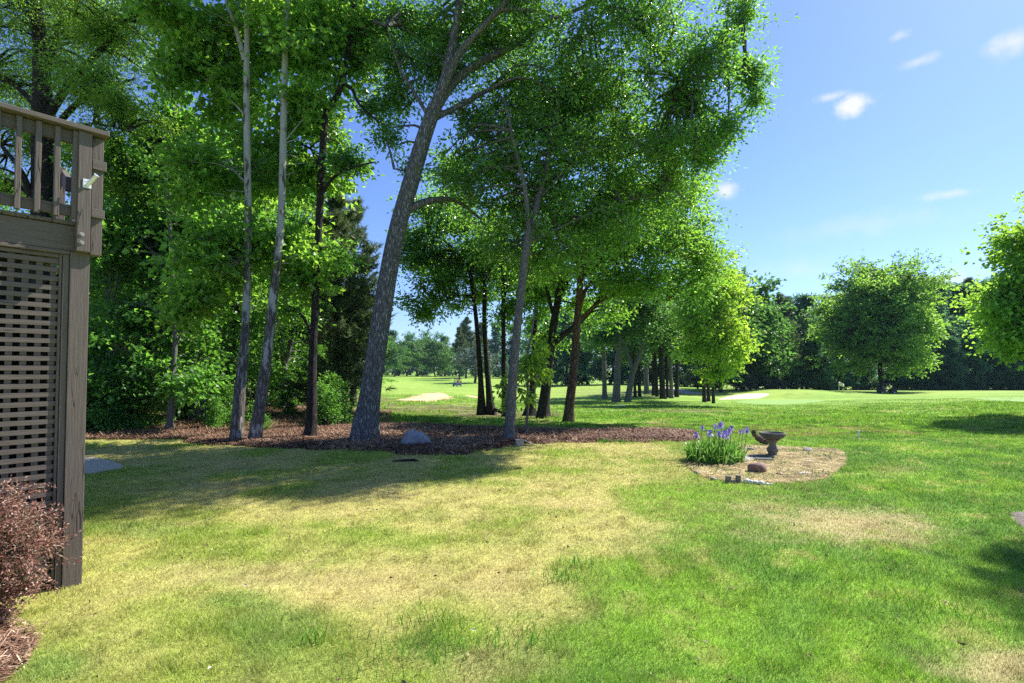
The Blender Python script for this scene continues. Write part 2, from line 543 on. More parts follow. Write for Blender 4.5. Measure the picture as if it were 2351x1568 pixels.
def G(x, y, dz=0.0):
    """first ground point seen at photo pixel (x, y)"""
    Y = 2.2
    prev = Y
    while Y < 1400:
        p = P(x, y, Y)
        if p[2] <= gz(p[0], Y):
            lo, hi = prev, Y
            for _ in range(24):
                m = .5 * (lo + hi); q = P(x, y, m)
                if q[2] <= gz(q[0], m): hi = m
                else: lo = m
            q = P(x, y, hi); return np.array([q[0], q[1], float(gz(q[0], q[1])) + dz])
        prev = Y; Y *= 1.02
    return P(x, y, 300)


def at_ground(x, Y):
    """ground point at depth Y under photo column x"""
    X = (x - W_ / 2) / F_ * Y
    return np.array([X, Y, float(gz(X, Y))])


def poly_world(pts):
    return np.array([G(*p)[:2] for p in pts])


def poly_sd(poly, X, Y):
    """signed distance, positive inside"""
    X = np.asarray(X, float); Y = np.asarray(Y, float)
    d = np.full(X.shape, 1e9); ins = np.zeros(X.shape, bool)
    n = len(poly)
    for i in range(n):
        a = poly[i]; b = poly[(i + 1) % n]
        e = b - a; l2 = e.dot(e) + 1e-12
        t = np.clip(((X - a[0]) * e[0] + (Y - a[1]) * e[1]) / l2, 0, 1)
        d = np.minimum(d, np.hypot(X - a[0] - t * e[0], Y - a[1] - t * e[1]))
        cond = ((a[1] > Y) != (b[1] > Y))
        xi = (b[0] - a[0]) * (Y - a[1]) / (b[1] - a[1] + 1e-12) + a[0]
        ins ^= cond & (X < xi)
    return np.where(ins, d, -d)


def dense(pts, closed=True, k=4):
    p = np.asarray(pts, float); n = len(p); out = []
    for i in range(n):
        p0 = p[i - 1]; p1 = p[i]; p2 = p[(i + 1) % n]; p3 = p[(i + 2) % n]
        for j in range(k):
            t = j / k
            out.append(.5 * (2 * p1 + (p2 - p0) * t + (2 * p0 - 5 * p1 + 4 * p2 - p3) * t * t + (3 * p1 - p0 - 3 * p2 + p3) * t ** 3))
    return np.array(out)


mulch_poly = dense(poly_world([(430, 1012), (560, 1023), (720, 1030), (880, 1036), (1000, 1044), (1080, 1040), (1170, 1022), (1240, 1017), (1420, 1013), (1560, 1014), (1600, 1006),
                               (1590, 992), (1480, 986), (1330, 988), (1200, 984), (1060, 980), (930, 974), (800, 980), (680, 986), (560, 996)]))
bed_poly = dense(poly_world([(1572, 1062), (1600, 1040), (1700, 1026), (1760, 1024), (1880, 1030), (1928, 1034), (1946, 1050), (1943, 1068), (1920, 1088), (1886, 1104), (1816, 1111),
                             (1746, 1112), (1660, 1106), (1600, 1090)]))
corner_poly = dense(poly_world([(-60, 1400), (40, 1440), (82, 1475), (62, 1510), (20, 1560), (-120, 1620), (-260, 1500)]))
pad_poly = poly_world([(120, 1052), (215, 1053), (262, 1064), (286, 1073), (270, 1080), (200, 1090), (120, 1098)])
ring_poly = dense(poly_world([(2318, 1182), (2345, 1176), (2420, 1172), (2520, 1190), (2500, 1230), (2400, 1226), (2340, 1206)]))


def grass_rgb(X, Y, Z):
    """own colour of the turf: dormant yellow, green, straw patches, rough, fairway, plus painted grove shade"""
    u, v = proj(X, Y, Z)
    n1 = fbm(X, Y, .9, 4); n2 = fbm(X + 40, Y + 9, 3.2, 4); n3 = fbm(X - 11, Y + 70, 10, 3)
    yel = np.array([.45, .425, .14]); mixg = np.array([.29, .38, .06]); grn = np.array([.14, .28, .042]); tan = np.array([.46, .39, .19])
    straw = np.array([.48, .40, .17]); fair = np.array([.25, .37, .06]); lime = np.array([.25, .42, .045])
    def mixc(a, b, t): return a * (1 - t[..., None]) + b * t[..., None]
    c = mixc(np.broadcast_to(yel, X.shape + (3,)), mixg, sstep(.36, .66, n1 * .6 + n2 * .4))
    c = mixc(c, straw, sstep(.5, .7, n2 * .5 + (1 - n1) * .5) * .6)
    # green half of the lawn to the right
    bx = np.interp(v, [1000, 1040, 1110, 1180, 1250, 1400, 1568], [1590, 1570, 1640, 1560, 1480, 1330, 1090])
    g = sstep(-260, 260, u - bx + (n1 - .5) * 420 + (n2 - .5) * 320 + (n3 - .5) * 200)
    gc = mixc(np.broadcast_to(grn, X.shape + (3,)), lime, sstep(.35, .7, n2 * .5 + n1 * .5))
    gc = mixc(gc, straw, sstep(.60, .78, n2) * .55)
    c = mixc(c, gc, g)
    # green flush in the left foreground
    for (a, b, ra, rb, k) in [(640, 1450, 170, 60, .6), (120, 1530, 120, 60, .7), (520, 1380, 120, 30, .5), (1010, 1490, 90, 40, .6), (330, 1215, 170, 22, .45), (700, 1540, 200, 40, .3)]:
        d = np.hypot((u - a) / ra, (v - b) / rb) + (n2 - .5) * 1.3
        c = mixc(c, grn * 1.1, sstep(1.1, .4, d) * k)
    # straw coloured patches
    for (a, b, ra, rb, k) in [(1930, 1200, 190, 36, .95), (2060, 1230, 120, 32, .7), (1760, 1165, 120, 16, .5), (2290, 1530, 150, 55, .9), (2060, 1082, 60, 14, .4), (1130, 1530, 150, 50, .5), (560, 1330, 200, 40, .35)]:
        d = np.hypot((u - a) / ra, (v - b) / rb) + (n2 - .5) * 1.5 + (n3 - .5) * .5
        c = mixc(c, tan, sstep(1.5, .15, d) * k)
    # rough beyond the lawn
    r = sstep(13.2, 14.6, Y + (n1 - .5) * 1.2)
    rc = mixc(np.broadcast_to(lime, X.shape + (3,)), np.array([.09, .21, .02]), sstep(.4, .65, n2))
    rc = mixc(rc, np.array([.30, .25, .09]), sstep(.5, .72, n1 * .5 + fbm(X, Y, 2.2, 3) * .5) * .7)
    c = mixc(c, rc, r)
    # leaf litter on the woodland floor
    wl_ = sstep(900, 640, u + (n1 - .5) * 260) * sstep(14.2, 16, Y) * sstep(60, 45, Y)
    c = mixc(c, np.array([.12, .075, .045]), wl_ * (.55 + .45 * sstep(.35, .6, n1)))
    # dead leaves and roots under the middle trees
    for (a, b, ra, rb) in [(1000, 938, 190, 14), (850, 918, 120, 12), (1210, 952, 110, 11), (1560, 943, 150, 4), (1120, 952, 110, 9)]:
        d = np.hypot((u - a) / ra, (v - b) / rb) + (n1 - .5) * 1.4 + (fbm(X, Y, 1.8, 3) - .5) * 1.2
        c = mixc(c, np.array([.17, .115, .07]), sstep(1.05, .45, d) * .65)
    fr = sstep(38, 46, Y + (n1 - .5) * 6) * sstep(820, 900, u)
    fc = mixc(np.broadcast_to(fair, X.shape + (3,)), np.array([.19, .33, .045]), sstep(.45, .6, fbm(X, Y, .07, 3)) * .8)
    fc = fc * (1 + .07 * np.sign(np.sin(X * .25 + Y * .55)))[..., None]
    c = mixc(c, fc, fr)
    # tree shade below the middle grove, painted into the turf as brown
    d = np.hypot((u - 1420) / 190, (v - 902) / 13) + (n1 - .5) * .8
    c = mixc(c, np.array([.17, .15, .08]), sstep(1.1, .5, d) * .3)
    return c * (.72 + .56 * n3[..., None])


mb = MB()
nx, ny = GX.shape
ii, jj = np.meshgrid(np.arange(nx - 1), np.arange(ny - 1), indexing='ij')
idx = (ii * ny + jj).ravel()
V = np.stack([GX.ravel(), GY.ravel(), GZ.ravel()], 1)
mb.add(V, np.stack([idx, idx + ny, idx + ny + 1, idx + 1], 1))
gm, nt, b, N, L = newmat("turf")
at = N.new("ShaderNodeAttribute"); at.attribute_name = "rgb"
geo = N.new("ShaderNodeNewGeometry")
t1 = noise(N, L, geo.outputs["Position"], 9, 8, .75)
t2 = noise(N, L, geo.outputs["Position"], 60, 5, .7)
ad = N.new("ShaderNodeMath"); ad.operation = 'MULTIPLY'
L.new(t1.outputs["Fac"], ad.inputs[0]); L.new(t2.outputs["Fac"], ad.inputs[1])
mr = N.new("ShaderNodeMapRange"); mr.inputs["From Min"].default_value = .1; mr.inputs["From Max"].default_value = .42
mr.inputs["To Min"].default_value = .5; mr.inputs["To Max"].default_value = 1.35
L.new(ad.outputs[0], mr.inputs["Value"])
vm = N.new("ShaderNodeVectorMath"); vm.operation = 'SCALE'
L.new(at.outputs["Color"], vm.inputs[0]); L.new(mr.outputs[0], vm.inputs["Scale"])
L.new(vm.outputs[0], b.inputs["Base Color"])
b.inputs["Roughness"].default_value = .9; b.inputs["Specular IOR Level"].default_value = .15
bp = N.new("ShaderNodeBump"); bp.inputs["Strength"].default_value = .6; bp.inputs["Distance"].default_value = .04
L.new(ad.outputs[0], bp.inputs["Height"]); L.new(bp.outputs[0], b.inputs["Normal"])
ground = mb.build("ground", gm, smooth=True, rgb=grass_rgb(GX.ravel(), GY.ravel(), GZ.ravel()))
tag(ground, kind="structure")


def patch(name, poly, res, h, mat, edge=.25, bump=.0, bscale=4, kind="structure", jitter=0.0, dz=0.0):
    lo = poly.min(0) - edge; hi = poly.max(0) + edge
    xs = np.arange(lo[0], hi[0] + res, res); ys = np.arange(lo[1], hi[1] + res, res)
    X, Y = np.meshgrid(xs, ys, indexing='ij')
    sd = poly_sd(poly, X, Y)
    if jitter: sd = sd + (fbm(X, Y, 3.0 / max(edge, .1) * .25, 3) - .5) * jitter
    Z = gz(X, Y) + dz + h * sstep(-edge * .3, edge, sd) - h * .8 * sstep(0, -edge * .4, sd) * 1.2 + (fbm(X, Y, bscale, 4) - .5) * bump * sstep(0, edge, sd)
    keep = sd > -edge * .45
    n0, n1 = X.shape
    a, c = np.meshgrid(np.arange(n0 - 1), np.arange(n1 - 1), indexing='ij')
    k = keep[:-1, :-1] & keep[1:, :-1] & keep[:-1, 1:] & keep[1:, 1:]
    id0 = (a * n1 + c)[k]
    F = np.stack([id0, id0 + n1, id0 + n1 + 1, id0 + 1], 1)
    used = np.unique(F); rm = np.zeros(n0 * n1, int); rm[used] = np.arange(len(used))
    m_ = MB(); m_.add(np.stack([X.ravel(), Y.ravel(), Z.ravel()], 1)[used], rm[F])
    return tag(m_.build(name, mat, smooth=True), kind=kind)


M['mulch'] = simple_mat("mulch", (.12, .06, .038), .95, 0, .6, 34, .9, c2=(.32, .17, .10), spec=.1)
M['soil'] = simple_mat("bed_soil", (.27, .21, .09), .95, 0, .4, 7, .9, c2=(.50, .40, .18), spec=.1)
M['sand'] = simple_mat("bunker_sand", (.62, .52, .40), .95, 0, .1, 3, .3, spec=.1)
M['orange_sand'] = simple_mat("bare_sand", (.58, .42, .24), .95, 0, .25, 1.2, .4, c2=(.72, .54, .32), spec=.1)
M['green'] = simple_mat("putting_green", (.21, .34, .10), .9, 0, .06, .6, 0, spec=.1)
M['path'] = simple_mat("cart_path", (.42, .38, .33), .9, 0, .1, 1, 0, spec=.1)
M['concrete'] = simple_mat("concrete", (.42, .36, .28), .85, 0, .12, 18, .2)
patch("mulch_bed", mulch_poly, .05, .018, M['mulch'], .35, .09, 5, jitter=.5)
patch("flower_bed", bed_poly, .04, .022, M['soil'], .14, .03, 5, jitter=.06)
patch("corner_mulch", corner_poly, .03, .03, M['mulch'], .12, .03, 6, jitter=.08)
patch("tree_ring_mulch", ring_poly, .05, .03, simple_mat("grey_mulch", (.10, .085, .075), .95, 0, .6, 34, .9, c2=(.30, .26, .23), spec=.1), .15, .03, 6, jitter=.1)
patch("sand_bunker", dense(poly_world([(1650, 917), (1672, 910), (1705, 905), (1760, 903.5), (1764, 907), (1742, 914), (1700, 916)])), .25, .06, M['sand'], .5)
patch("bare_sand", dense(poly_world([(915, 917), (950, 910), (985, 903), (1012, 902), (1034, 912), (1030, 917), (1000, 921), (960, 921)])), .2, .05, M['orange_sand'], .8, .1, 1, jitter=1.5)
patch("sand_scrape", dense(poly_world([(1067, 906.5), (1085, 909), (1099, 912), (1094, 913.5), (1078, 911)])), .2, .04, M['orange_sand'], .4, jitter=.4)
patch("putting_green", dense(poly_world([(1685, 922), (1730, 918.5), (1800, 917.5), (1890, 918), (1870, 924), (1800, 929), (1730, 928)])), .4, .04, M['green'], .8)
patch("practice_green", dense(poly_world([(2210, 915), (2290, 914), (2500, 915), (2520, 928), (2400, 924), (2300, 921)])), .4, .04, M['green'], .8)
patch("cart_path", dense(poly_world([(1480, 881.5), (1500, 882), (1545, 890), (1590, 900), (1620, 903), (1610, 904.5), (1570, 902.5), (1530, 895), (1495, 887)])), .3, .05, M['path'], .4)

# ------------------------------------------------------------------ deck
TH = R(41)
dv = np.array([math.sin(TH), math.cos(TH), 0]); nv = np.array([math.cos(TH), -math.sin(TH), 0])
C0 = P(188, 1335, 4.35); C0[2] = 0
SV = -dv


def face_sz(x, y, o=0.0):
    p0 = np.array([0, 0, CAMH]); q = P(x, y, 1.0) - p0
    t = ((C0 + nv * o - p0).dot(nv)) / q.dot(nv)
    w = p0 + q * t
    return float((w - C0).dot(SV)), float(w[2])


def DW(s, o, z):
    return C0 + SV * s + nv * o + np.array([0, 0, z])


def wood_mat(name, direction):
    m, nt, b, N, L = newmat(name)
    geo = N.new("ShaderNodeNewGeometry")
    # rotate position into the deck's frame
    rot = N.new("ShaderNodeVectorRotate"); rot.rotation_type = 'Z_AXIS'
    L.new(geo.outputs["Position"], rot.inputs["Vector"]); rot.inputs["Angle"].default_value = -(R(90) - TH)
    sc = (2.5, 40, 40) if direction == 'h' else (40, 40, 2.2)
    if direction == 'n': sc = (40, 2.5, 40)
    n1 = noise(N, L, rot.outputs[0], 1.6, 7, .68, sc)
    n2 = noise(N, L, rot.outputs[0], 3, 4, .6)
    n3 = noise(N, L, rot.outputs[0], .55, 3, .5, tuple(v * .5 if v > 10 else v * .6 for v in sc))
    r = ramp(N, [(.25, (.092, .073, .062)), (.5, (.120, .097, .083)), (.78, (.140, .115, .099))])
    L.new(n1.outputs["Fac"], r.inputs[0])
    r2 = ramp(N, [(.486, (1, 1, 1)), (.4985, (.12, .12, .12)), (.511, (1, 1, 1))])
    L.new(n3.outputs["Fac"], r2.inputs[0])
    n4 = noise(N, L, rot.outputs[0], 1.9, 2, .5)
    r4 = ramp(N, [(.52, (1, 1, 1)), (.6, (0, 0, 0))]); L.new(n4.outputs["Fac"], r4.inputs[0])
    lg = N.new("ShaderNodeMix"); lg.data_type = 'RGBA'; lg.blend_type = 'LIGHTEN'; lg.inputs[0].default_value = 1
    L.new(r2.outputs[0], lg.inputs[6]); L.new(r4.outputs[0], lg.inputs[7])
    mu = N.new("ShaderNodeMix"); mu.data_type = 'RGBA'; mu.blend_type = 'MULTIPLY'; mu.inputs[0].default_value = .9
    L.new(r.outputs[0], mu.inputs[6]); L.new(lg.outputs[2], mu.inputs[7])
    L.new(mu.outputs[2], b.inputs["Base Color"])
    b.inputs["Roughness"].default_value = .72; b.inputs["Specular IOR Level"].default_value = .3
    a = N.new("ShaderNodeMath"); a.operation = 'MULTIPLY'
    L.new(n1.outputs["Fac"], a.inputs[0]); L.new(lg.outputs[2], a.inputs[1])
    bp = N.new("ShaderNodeBump"); bp.inputs["Strength"].default_value = .5; bp.inputs["Distance"].default_value = .008
    L.new(a.outputs[0], bp.inputs["Height"]); L.new(bp.outputs[0], b.inputs["Normal"])
    return m


WV, WH, WN = wood_mat("painted_wood_upright", 'v'), wood_mat("painted_wood_level", 'h'), wood_mat("painted_wood_joist", 'n')
deck = thing("wood_deck", "raised taupe painted wooden deck corner with railing above a lattice skirt", "deck", C0)
BOXF = np.array([[0, 1, 3, 2], [4, 6, 7, 5], [0, 4, 5, 1], [2, 3, 7, 6], [0, 2, 6, 4], [1, 5, 7, 3]])


def boxV(s0, s1, o0, o1, z0, z1):
    return np.array([DW(s, o, z) for s in (s0, s1) for o in (o0, o1) for z in (z0, z1)])


def bevel(o, w=.004):
    m = o.modifiers.new("bevel", 'BEVEL'); m.width = w; m.segments = 2; m.limit_method = 'ANGLE'
    return o


def dbox(name, s0, s1, o0, o1, z0, z1, mat, parent=deck, w=.004):
    mb = MB(); mb.add(boxV(s0, s1, o0, o1, z0, z1), BOXF)
    o = mb.build(name, mat, parent, origin=C0)
    # faces may be inside out: recalc
    bm = bmesh.new(); bm.from_mesh(o.data); bmesh.ops.recalc_face_normals(bm, faces=bm.faces); bm.to_mesh(o.data); bm.free()
    return bevel(o, w)


sA, _ = face_sz(147, 1335); sB, zT = face_sz(206, 588)
zRim0 = face_sz(90, 580)[1]; zRim1 = face_sz(60, 500)[1]
post = dbox("corner_post", 0.0, .128, -.14, 0, -.1, zT + .02, WV)
dbox("post_trim", .131, .172, -.07, -.012, -.05, zT - .01, WV)
s_l = face_sz(133, 700, -.03)[0]
dbox("lattice_frame", .175, s_l, -.05, -.02, .05, zT - .012, WV)
zlt = face_sz(66, 583, -.03)[1]
dbox("lattice_frame", s_l + .002, 2.4, -.05, -.022, zlt, zT - .012, WH)
# lattice panel: level slats in front, upright slats behind
mb = MB()
z_bot = .1
zz = zlt - .012
k = 0
while zz > z_bot:
    q_ = boxV(s_l + .001, 2.4, -.040, -.032, zz - .038, zz); q_[:4, 2] += random.uniform(-.003, .003); q_[4:, 2] += random.uniform(-.009, .009); mb.add(q_, BOXF); zz -= .0735
ss = s_l + .012
while ss < 2.4:
    mb.add(boxV(ss, ss + .040, -.056, -.047, z_bot, zlt - .002), BOXF); ss += .084
lat = mb.build("lattice_panel", WH, deck, origin=C0)
bm = bmesh.new(); bm.from_mesh(lat.data); bmesh.ops.recalc_face_normals(bm, faces=bm.faces); bm.to_mesh(lat.data); bm.free()
dbox("rim_joist", .0, 2.4, -.045, .0 - .002, zT + .025, zRim1 - .005, WH)
dbox("rim_ledger", .13, 2.4, -.03, .006, zT - .008, zT + .022, WH)
bw = .14
for i in range(14):   # decking boards seen end on
    dbox("deck_board", .0 + i * (bw + .006) - .04, .0 + i * (bw + .006) + bw - .04, -2.6, .022, zRim1, zRim1 + .03, WN)
# outer railing post bolted to the rim
s0 = face_sz(209, 450, .09)[0]; s1 = face_sz(178, 450, .09)[0]
zpb = face_sz(195, 578, .09)[1]
zcap = face_sz(251, 303, .12)[1]
dbox("rail_post", s0, s1, .002, .092, zpb, zcap - .045, WV)
for yb in (538, 557):
    sx, zx = face_sz(188, yb, .092)
    mbb = MB()
    for (r_, o0, o1, n_) in ((.017, .092, .096, 20), (.0105, .096, .106, 6)):
        a = np.arange(n_) / n_ * 6.2832
        ring0 = np.array([DW(sx + r_ * math.cos(t), o0, zx + r_ * math.sin(t)) for t in a])
        ring1 = np.array([DW(sx + r_ * math.cos(t), o1, zx + r_ * math.sin(t)) for t in a])
        j = np.arange(n_)
        mbb.add(np.concatenate([ring0, ring1]), np.stack([j, (j + 1) % n_, n_ + (j + 1) % n_, n_ + j], 1))
        mbb.add(np.concatenate([ring1, [DW(sx, o1, zx)]]), np.stack([j, (j + 1) % n_, np.full(n_, n_)], 1))
    M.setdefault('bolt', simple_mat("painted_bolt", (.36, .33, .3), .5, .4, .2, 60))
    mbb.build("bolt", M['bolt'], deck, origin=C0)
# end rail post standing on the far face of the deck, with the ends of its rails
e0 = face_sz(240, 440, .03)[0]; e1 = face_sz(213, 440, .03)[0]
zeb = face_sz(226, 587, .03)[1]
dbox("end_post", e0 + .012, e1 + .01, -.055, .035, zeb, zcap - .05, WV)
z1, z2 = face_sz(225, 501, .05)[1], face_sz(225, 481, .05)[1]
dbox("rail_end", e0, e1 + .012, .036, .06, z1, z2, WH)
z1, z2 = face_sz(230, 392, .05)[1], face_sz(230, 370, .05)[1]
dbox("rail_end", e0 - .006, e1 + .012, .036, .06, z1, z2, WH)
# cap, rails, balusters
dbox("rail_cap", face_sz(252, 308, .12)[0], 2.4, -.03, .125, zcap - .042, zcap - .002, WH)
dbox("top_rail", s1 + .002, 2.4, .004, .04, zcap - .15, zcap - .046, WH)
zb0 = face_sz(60, 482, .03)[1]; zb1 = face_sz(60, 455, .03)[1]
dbox("bottom_rail", s1 + .002, 2.4, .004, .04, zb0 + .012, zb1 + .008, WH)
for xb in (172.5, 131, 87, 41, -9, -66, -130, -205):
    sc_ = face_sz(xb, 380, .06)[0]
    dbox("baluster", sc_ - .018, sc_ + .018, .042, .078, zb0 - .012, zcap - .05, WV)
# stair newel and sloping rail seen through the balusters
dbox("newel_post", .05, .12, -.98, -.89, zRim1 + .032, zcap - .09, WV)
dbox("newel_post", -.02, .05, -.62, -.53, zRim1 + .032, zcap - .16, WV)
mbb = MB()
q = [DW(.045, -.63, zcap - .25), DW(.045, -.88, zcap - .12), DW(.085, -.88, zcap - .12), DW(.085, -.63, zcap - .25)]
q2 = [p - np.array([0, 0, .14]) for p in q]
mbb.add(np.array(q + q2), np.array([[0, 1, 2, 3], [4, 5, 6, 7], [0, 1, 5, 4], [1, 2, 6, 5], [2, 3, 7, 6], [3, 0, 4, 7]]))
mbb.build("stair_rail", WH, deck, origin=C0)
# panels added to block light, so it stays dark behind the lattice
dbox("light_block_board", .0, .03, -2.6, -.142, .0, zT + .02, WV)
M['dark_wall'] = simple_mat("dark_backing", (.04, .036, .034), .9)
dbox("backing_wall", .032, 8, -2.65, -2.602, -.05, zRim1 - .004, M['dark_wall'])
dbox("light_block_board", 2.402, 2.43, -2.6, -.0, .0, zRim1 - .004, M['dark_wall'])
# white flagpole holder
M['white_metal'] = simple_mat("white_metal", (.72, .74, .76), .35, .2, .06, 30, 0)
sx, zx = face_sz(200, 421, .094)
mbb = MB()
mbb.add(boxV(sx - .028, sx + .028, .0925, .0975, zx - .04, zx + .035), BOXF)
fb = mbb.build("flagpole_bracket", M['white_metal'], deck, origin=C0)
bm = bmesh.new(); bm.from_mesh(fb.data); bmesh.ops.recalc_face_normals(bm, faces=bm.faces); bm.to_mesh(fb.data); bm.free(); bevel(fb, .006)
mbb = MB()
p0 = DW(sx, .098, zx - .02); p1 = DW(sx - .05, .17, zx + .065)
tube(mbb, [p0, p0 * .5 + p1 * .5, p1 * .92 + p0 * .08, p1], [.014, .016, .016, .021], 16, cap=False)
tube(mbb, [p1, p1 * .8 + p0 * .2], [.014, .013], 16, cap=True)
tube(mbb, [DW(sx + .02, .12, zx + .005), DW(sx - .035, .12, zx + .03)], [.006, .006], 8)
mbb.build("pole_socket", M['white_metal'], fb, smooth=True, origin=C0)


# ------------------------------------------------------------------ trees
def img_path(pts, Y):
    """pts: (x, y, radius in px[, extra depth])"""
    out = []; rr = []
    for p in pts:
        yy = Y + (p[3] if len(p) > 3 else 0)
        out.append(P(p[0], p[1], yy)); rr.append(p[2] / F_ * yy)
    return np.array(out), np.array(rr)


def img_blobs(bl, k=1.0, sh=0):
    out = []
    for (x, y, Y, rx, ry, dr, n) in bl:
        Y = Y + sh
        out.append((P(x, y, Y), (rx / F_ * Y, dr, ry / F_ * Y), max(3, int(n * k))))
    return out


def hero(name, label, Y, trunks, limbs, blobs, barkm, leafm, seed, leaf=(22, .5, .11, .06), flare=(14, .7, 5), dens=1.0, br=(.06, .012), sides=18, cat="tree", group=None, droop=.15, per=12, flat=.5, up=.9, cname="crown", shift=0.0):
    g = np.random.default_rng(seed)
    x, y = trunks[0][0][0], trunks[0][0][1]
    base = at_ground(x, Y)
    t = thing(name, label, cat, base, group=group)
    mw = MB(); ml = MB(); sk = []
    for k, tr in enumerate(trunks):
        pth, rr = img_path(tr, Y)
        gnd = at_ground(tr[0][0], Y)
        if abs(pth[0][2] - gnd[2]) < 1.2:
            pth[0][2] = gnd[2] - .1; pth[0][0] = gnd[0]
        pth, rr = smooth_path(pth, rr, sub=7)
        tube(mw, pth, rr, sides, wob=.035, flare=flare)
        h0 = pth[0][2]
        sk.append(pth[pth[:, 2] > h0 + (pth[:, 2].max() - h0) * .3])
    for lb in limbs:
        pth, rr = img_path(lb, Y)
        pth, rr = smooth_path(pth, rr, sub=6)
        tube(mw, pth, rr, 10, wob=.04)
        sk.append(pth)
    crown(mw, ml, np.concatenate(sk), img_blobs(blobs, dens * 1.4, shift), g, n=leaf[0], spread=leaf[1], L=leaf[2] * 1.0, Wd=leaf[3] * 1.2, br=br, droop=droop, per=per, flat=flat, up=up)
    mw.build("trunk", barkm, t, smooth=True, origin=base)
    ml.build(cname, leafm, t, origin=base)
    return t


# big leaning oak
hero("oak_tree", "huge leaning grey oak on the mulch with the widest trunk in view", 13.0,
     [[(836, 1010, 30), (840, 972, 29), (847, 930, 25), (855, 865, 22.5), (867, 785, 22), (888, 650, 20.5), (912, 530, 19.5), (943, 420, 19), (972, 320, 17.5), (998, 245, 16)]],
     [[(998, 250, 15), (1022, 180, 12), (1042, 90, 10), (1055, 0, 8), (1065, -150, 6, .5), (1090, -330, 3, .8)],
      [(1003, 240, 14), (1045, 185, 10, .2), (1100, 145, 9, .5), (1180, 105, 7, .6), (1260, 50, 5, .5), (1380, 0, 4, .4), (1520, -60, 3, 0)],
      [(1005, 235, 12), (1050, 130, 9, -.2), (1110, 60, 7, -.4), (1180, -20, 6, -.6), (1260, -160, 4, -.8)],
      [(990, 275, 8), (1060, 240, 6, .5), (1140, 200, 5, 1), (1240, 190, 4, 1.5), (1400, 160, 3.5, 1), (1600, 180, 2.5, .8), (1720, 170, 1.5, .5)],
      [(925, 492, 10), (960, 470, 9, .1), (1005, 458, 7, .4), (1050, 462, 5, .7), (1100, 500, 3, 1)],
      [(985, 270, 5), (950, 210, 4), (915, 150, 3, -.2), (890, 60, 2, -.3)],
      [(950, 400, 3), (925, 392, 2), (905, 388, 1.2)],
      [(1380, 0, 4, .4), (1480, 80, 3, .5), (1560, 200, 2, .6)]],
     [(1120, 60, 13.5, 150, 130, 2.0, 300), (1000, 130, 13, 90, 110, 1.2, 120), (915, 190, 13, 50, 95, .7, 70), (930, 50, 13.5, 80, 90, 1.2, 100), (900, 320, 13, 22, 45, .4, 20),
      (1290, 140, 13.2, 170, 130, 2.0, 300), (1470, 110, 13, 160, 150, 2.0, 240), (1600, 190, 13, 90, 110, 1.5, 130), (1705, 150, 13, 40, 55, .9, 34), (1725, 230, 13.2, 30, 30, .6, 18), (1680, 90, 12.8, 45, 30, .8, 20), (1745, 165, 13, 16, 18, .3, 7), (1690, 20, 13, 40, 44, .6, 40), (1620, 370, 13.8, 50, 40, .8, 30),
      (1550, 310, 13.6, 120, 100, 1.6, 190), (1670, 300, 13.4, 46, 40, .7, 26), (1100, -200, 12.5, 330, 150, 3.0, 300), (1440, -150, 12, 230, 120, 2.2, 230), (932, 390, 13, 34, 9, .25, 12), (1085, 300, 13.4, 50, 80, .8, 45)],
     M['bark_oak'], M['oak'], 11, leaf=(24, .42, .125, .048), flare=(13, .45, 5), sides=36, shift=.5, per=12)

# twin pale trunks
hero("twin_trunk_tree", "tall pale tree with twin mottled trunks joined at the foot", 13.0,
     [[(544, 1016, 17), (544, 985, 14), (551, 890, 12), (560, 810, 10.5), (566, 690, 8), (570, 520, 7.5), (568, 380, 7.5), (566, 200, 7), (567, 90, 6), (566, -60, 6), (570, -300, 3)],
      [(585, 1018, 16), (588, 985, 14), (606, 870, 11.5), (618, 770, 10.5), (629, 670, 9.5), (645, 510, 8), (650, 330, 7.5), (653, 180, 7), (656, 60, 6), (662, -100, 6), (670, -300, 3)]],
     [[(562, 140, 6), (540, 60, 5), (522, 10, 4), (500, -80, 3)], [(566, 420, 2), (520, 380, 1.4, .3), (450, 350, .8, .5)], [(650, 330, 2), (700, 270, 1.4, .4), (760, 220, .8, .8)],
      [(567, 270, 2), (500, 200, 1.5, .3), (430, 160, .8, .5)], [(653, 100, 2.4), (720, 60, 1.5, .4), (790, 40, .8, .7)]],
     [(470, 70, 13, 80, 90, 1.6, 110), (600, 100, 13.6, 120, 120, 1.8, 170), (720, 110, 13.5, 90, 120, 1.6, 140), (440, 165, 13, 55, 45, 1.0, 46), (530, 230, 13.8, 80, 70, 1.2, 90), (690, 260, 13.6, 80, 90, 1.3, 105),
      (600, 380, 13.9, 110, 90, 1.2, 120), (740, 380, 13.8, 60, 80, 1.0, 60), (480, 420, 13.2, 70, 80, 1.2, 75), (510, 590, 12.9, 80, 80, 1.2, 85), (640, 560, 13.6, 70, 90, 1.0, 70), (450, 690, 12.8, 60, 60, 1.0, 55),
      (700, 610, 13.2, 50, 50, .8, 45), (600, -150, 13.5, 250, 140, 3, 200), (820, 60, 13.8, 60, 80, 1.2, 70)],
     M['bark_syc'], M['syc'], 12, leaf=(17, .55, .17, .13), flare=(10, .35, 3), br=(.016, .007), sides=20, shift=.35, dens=.95, per=14)

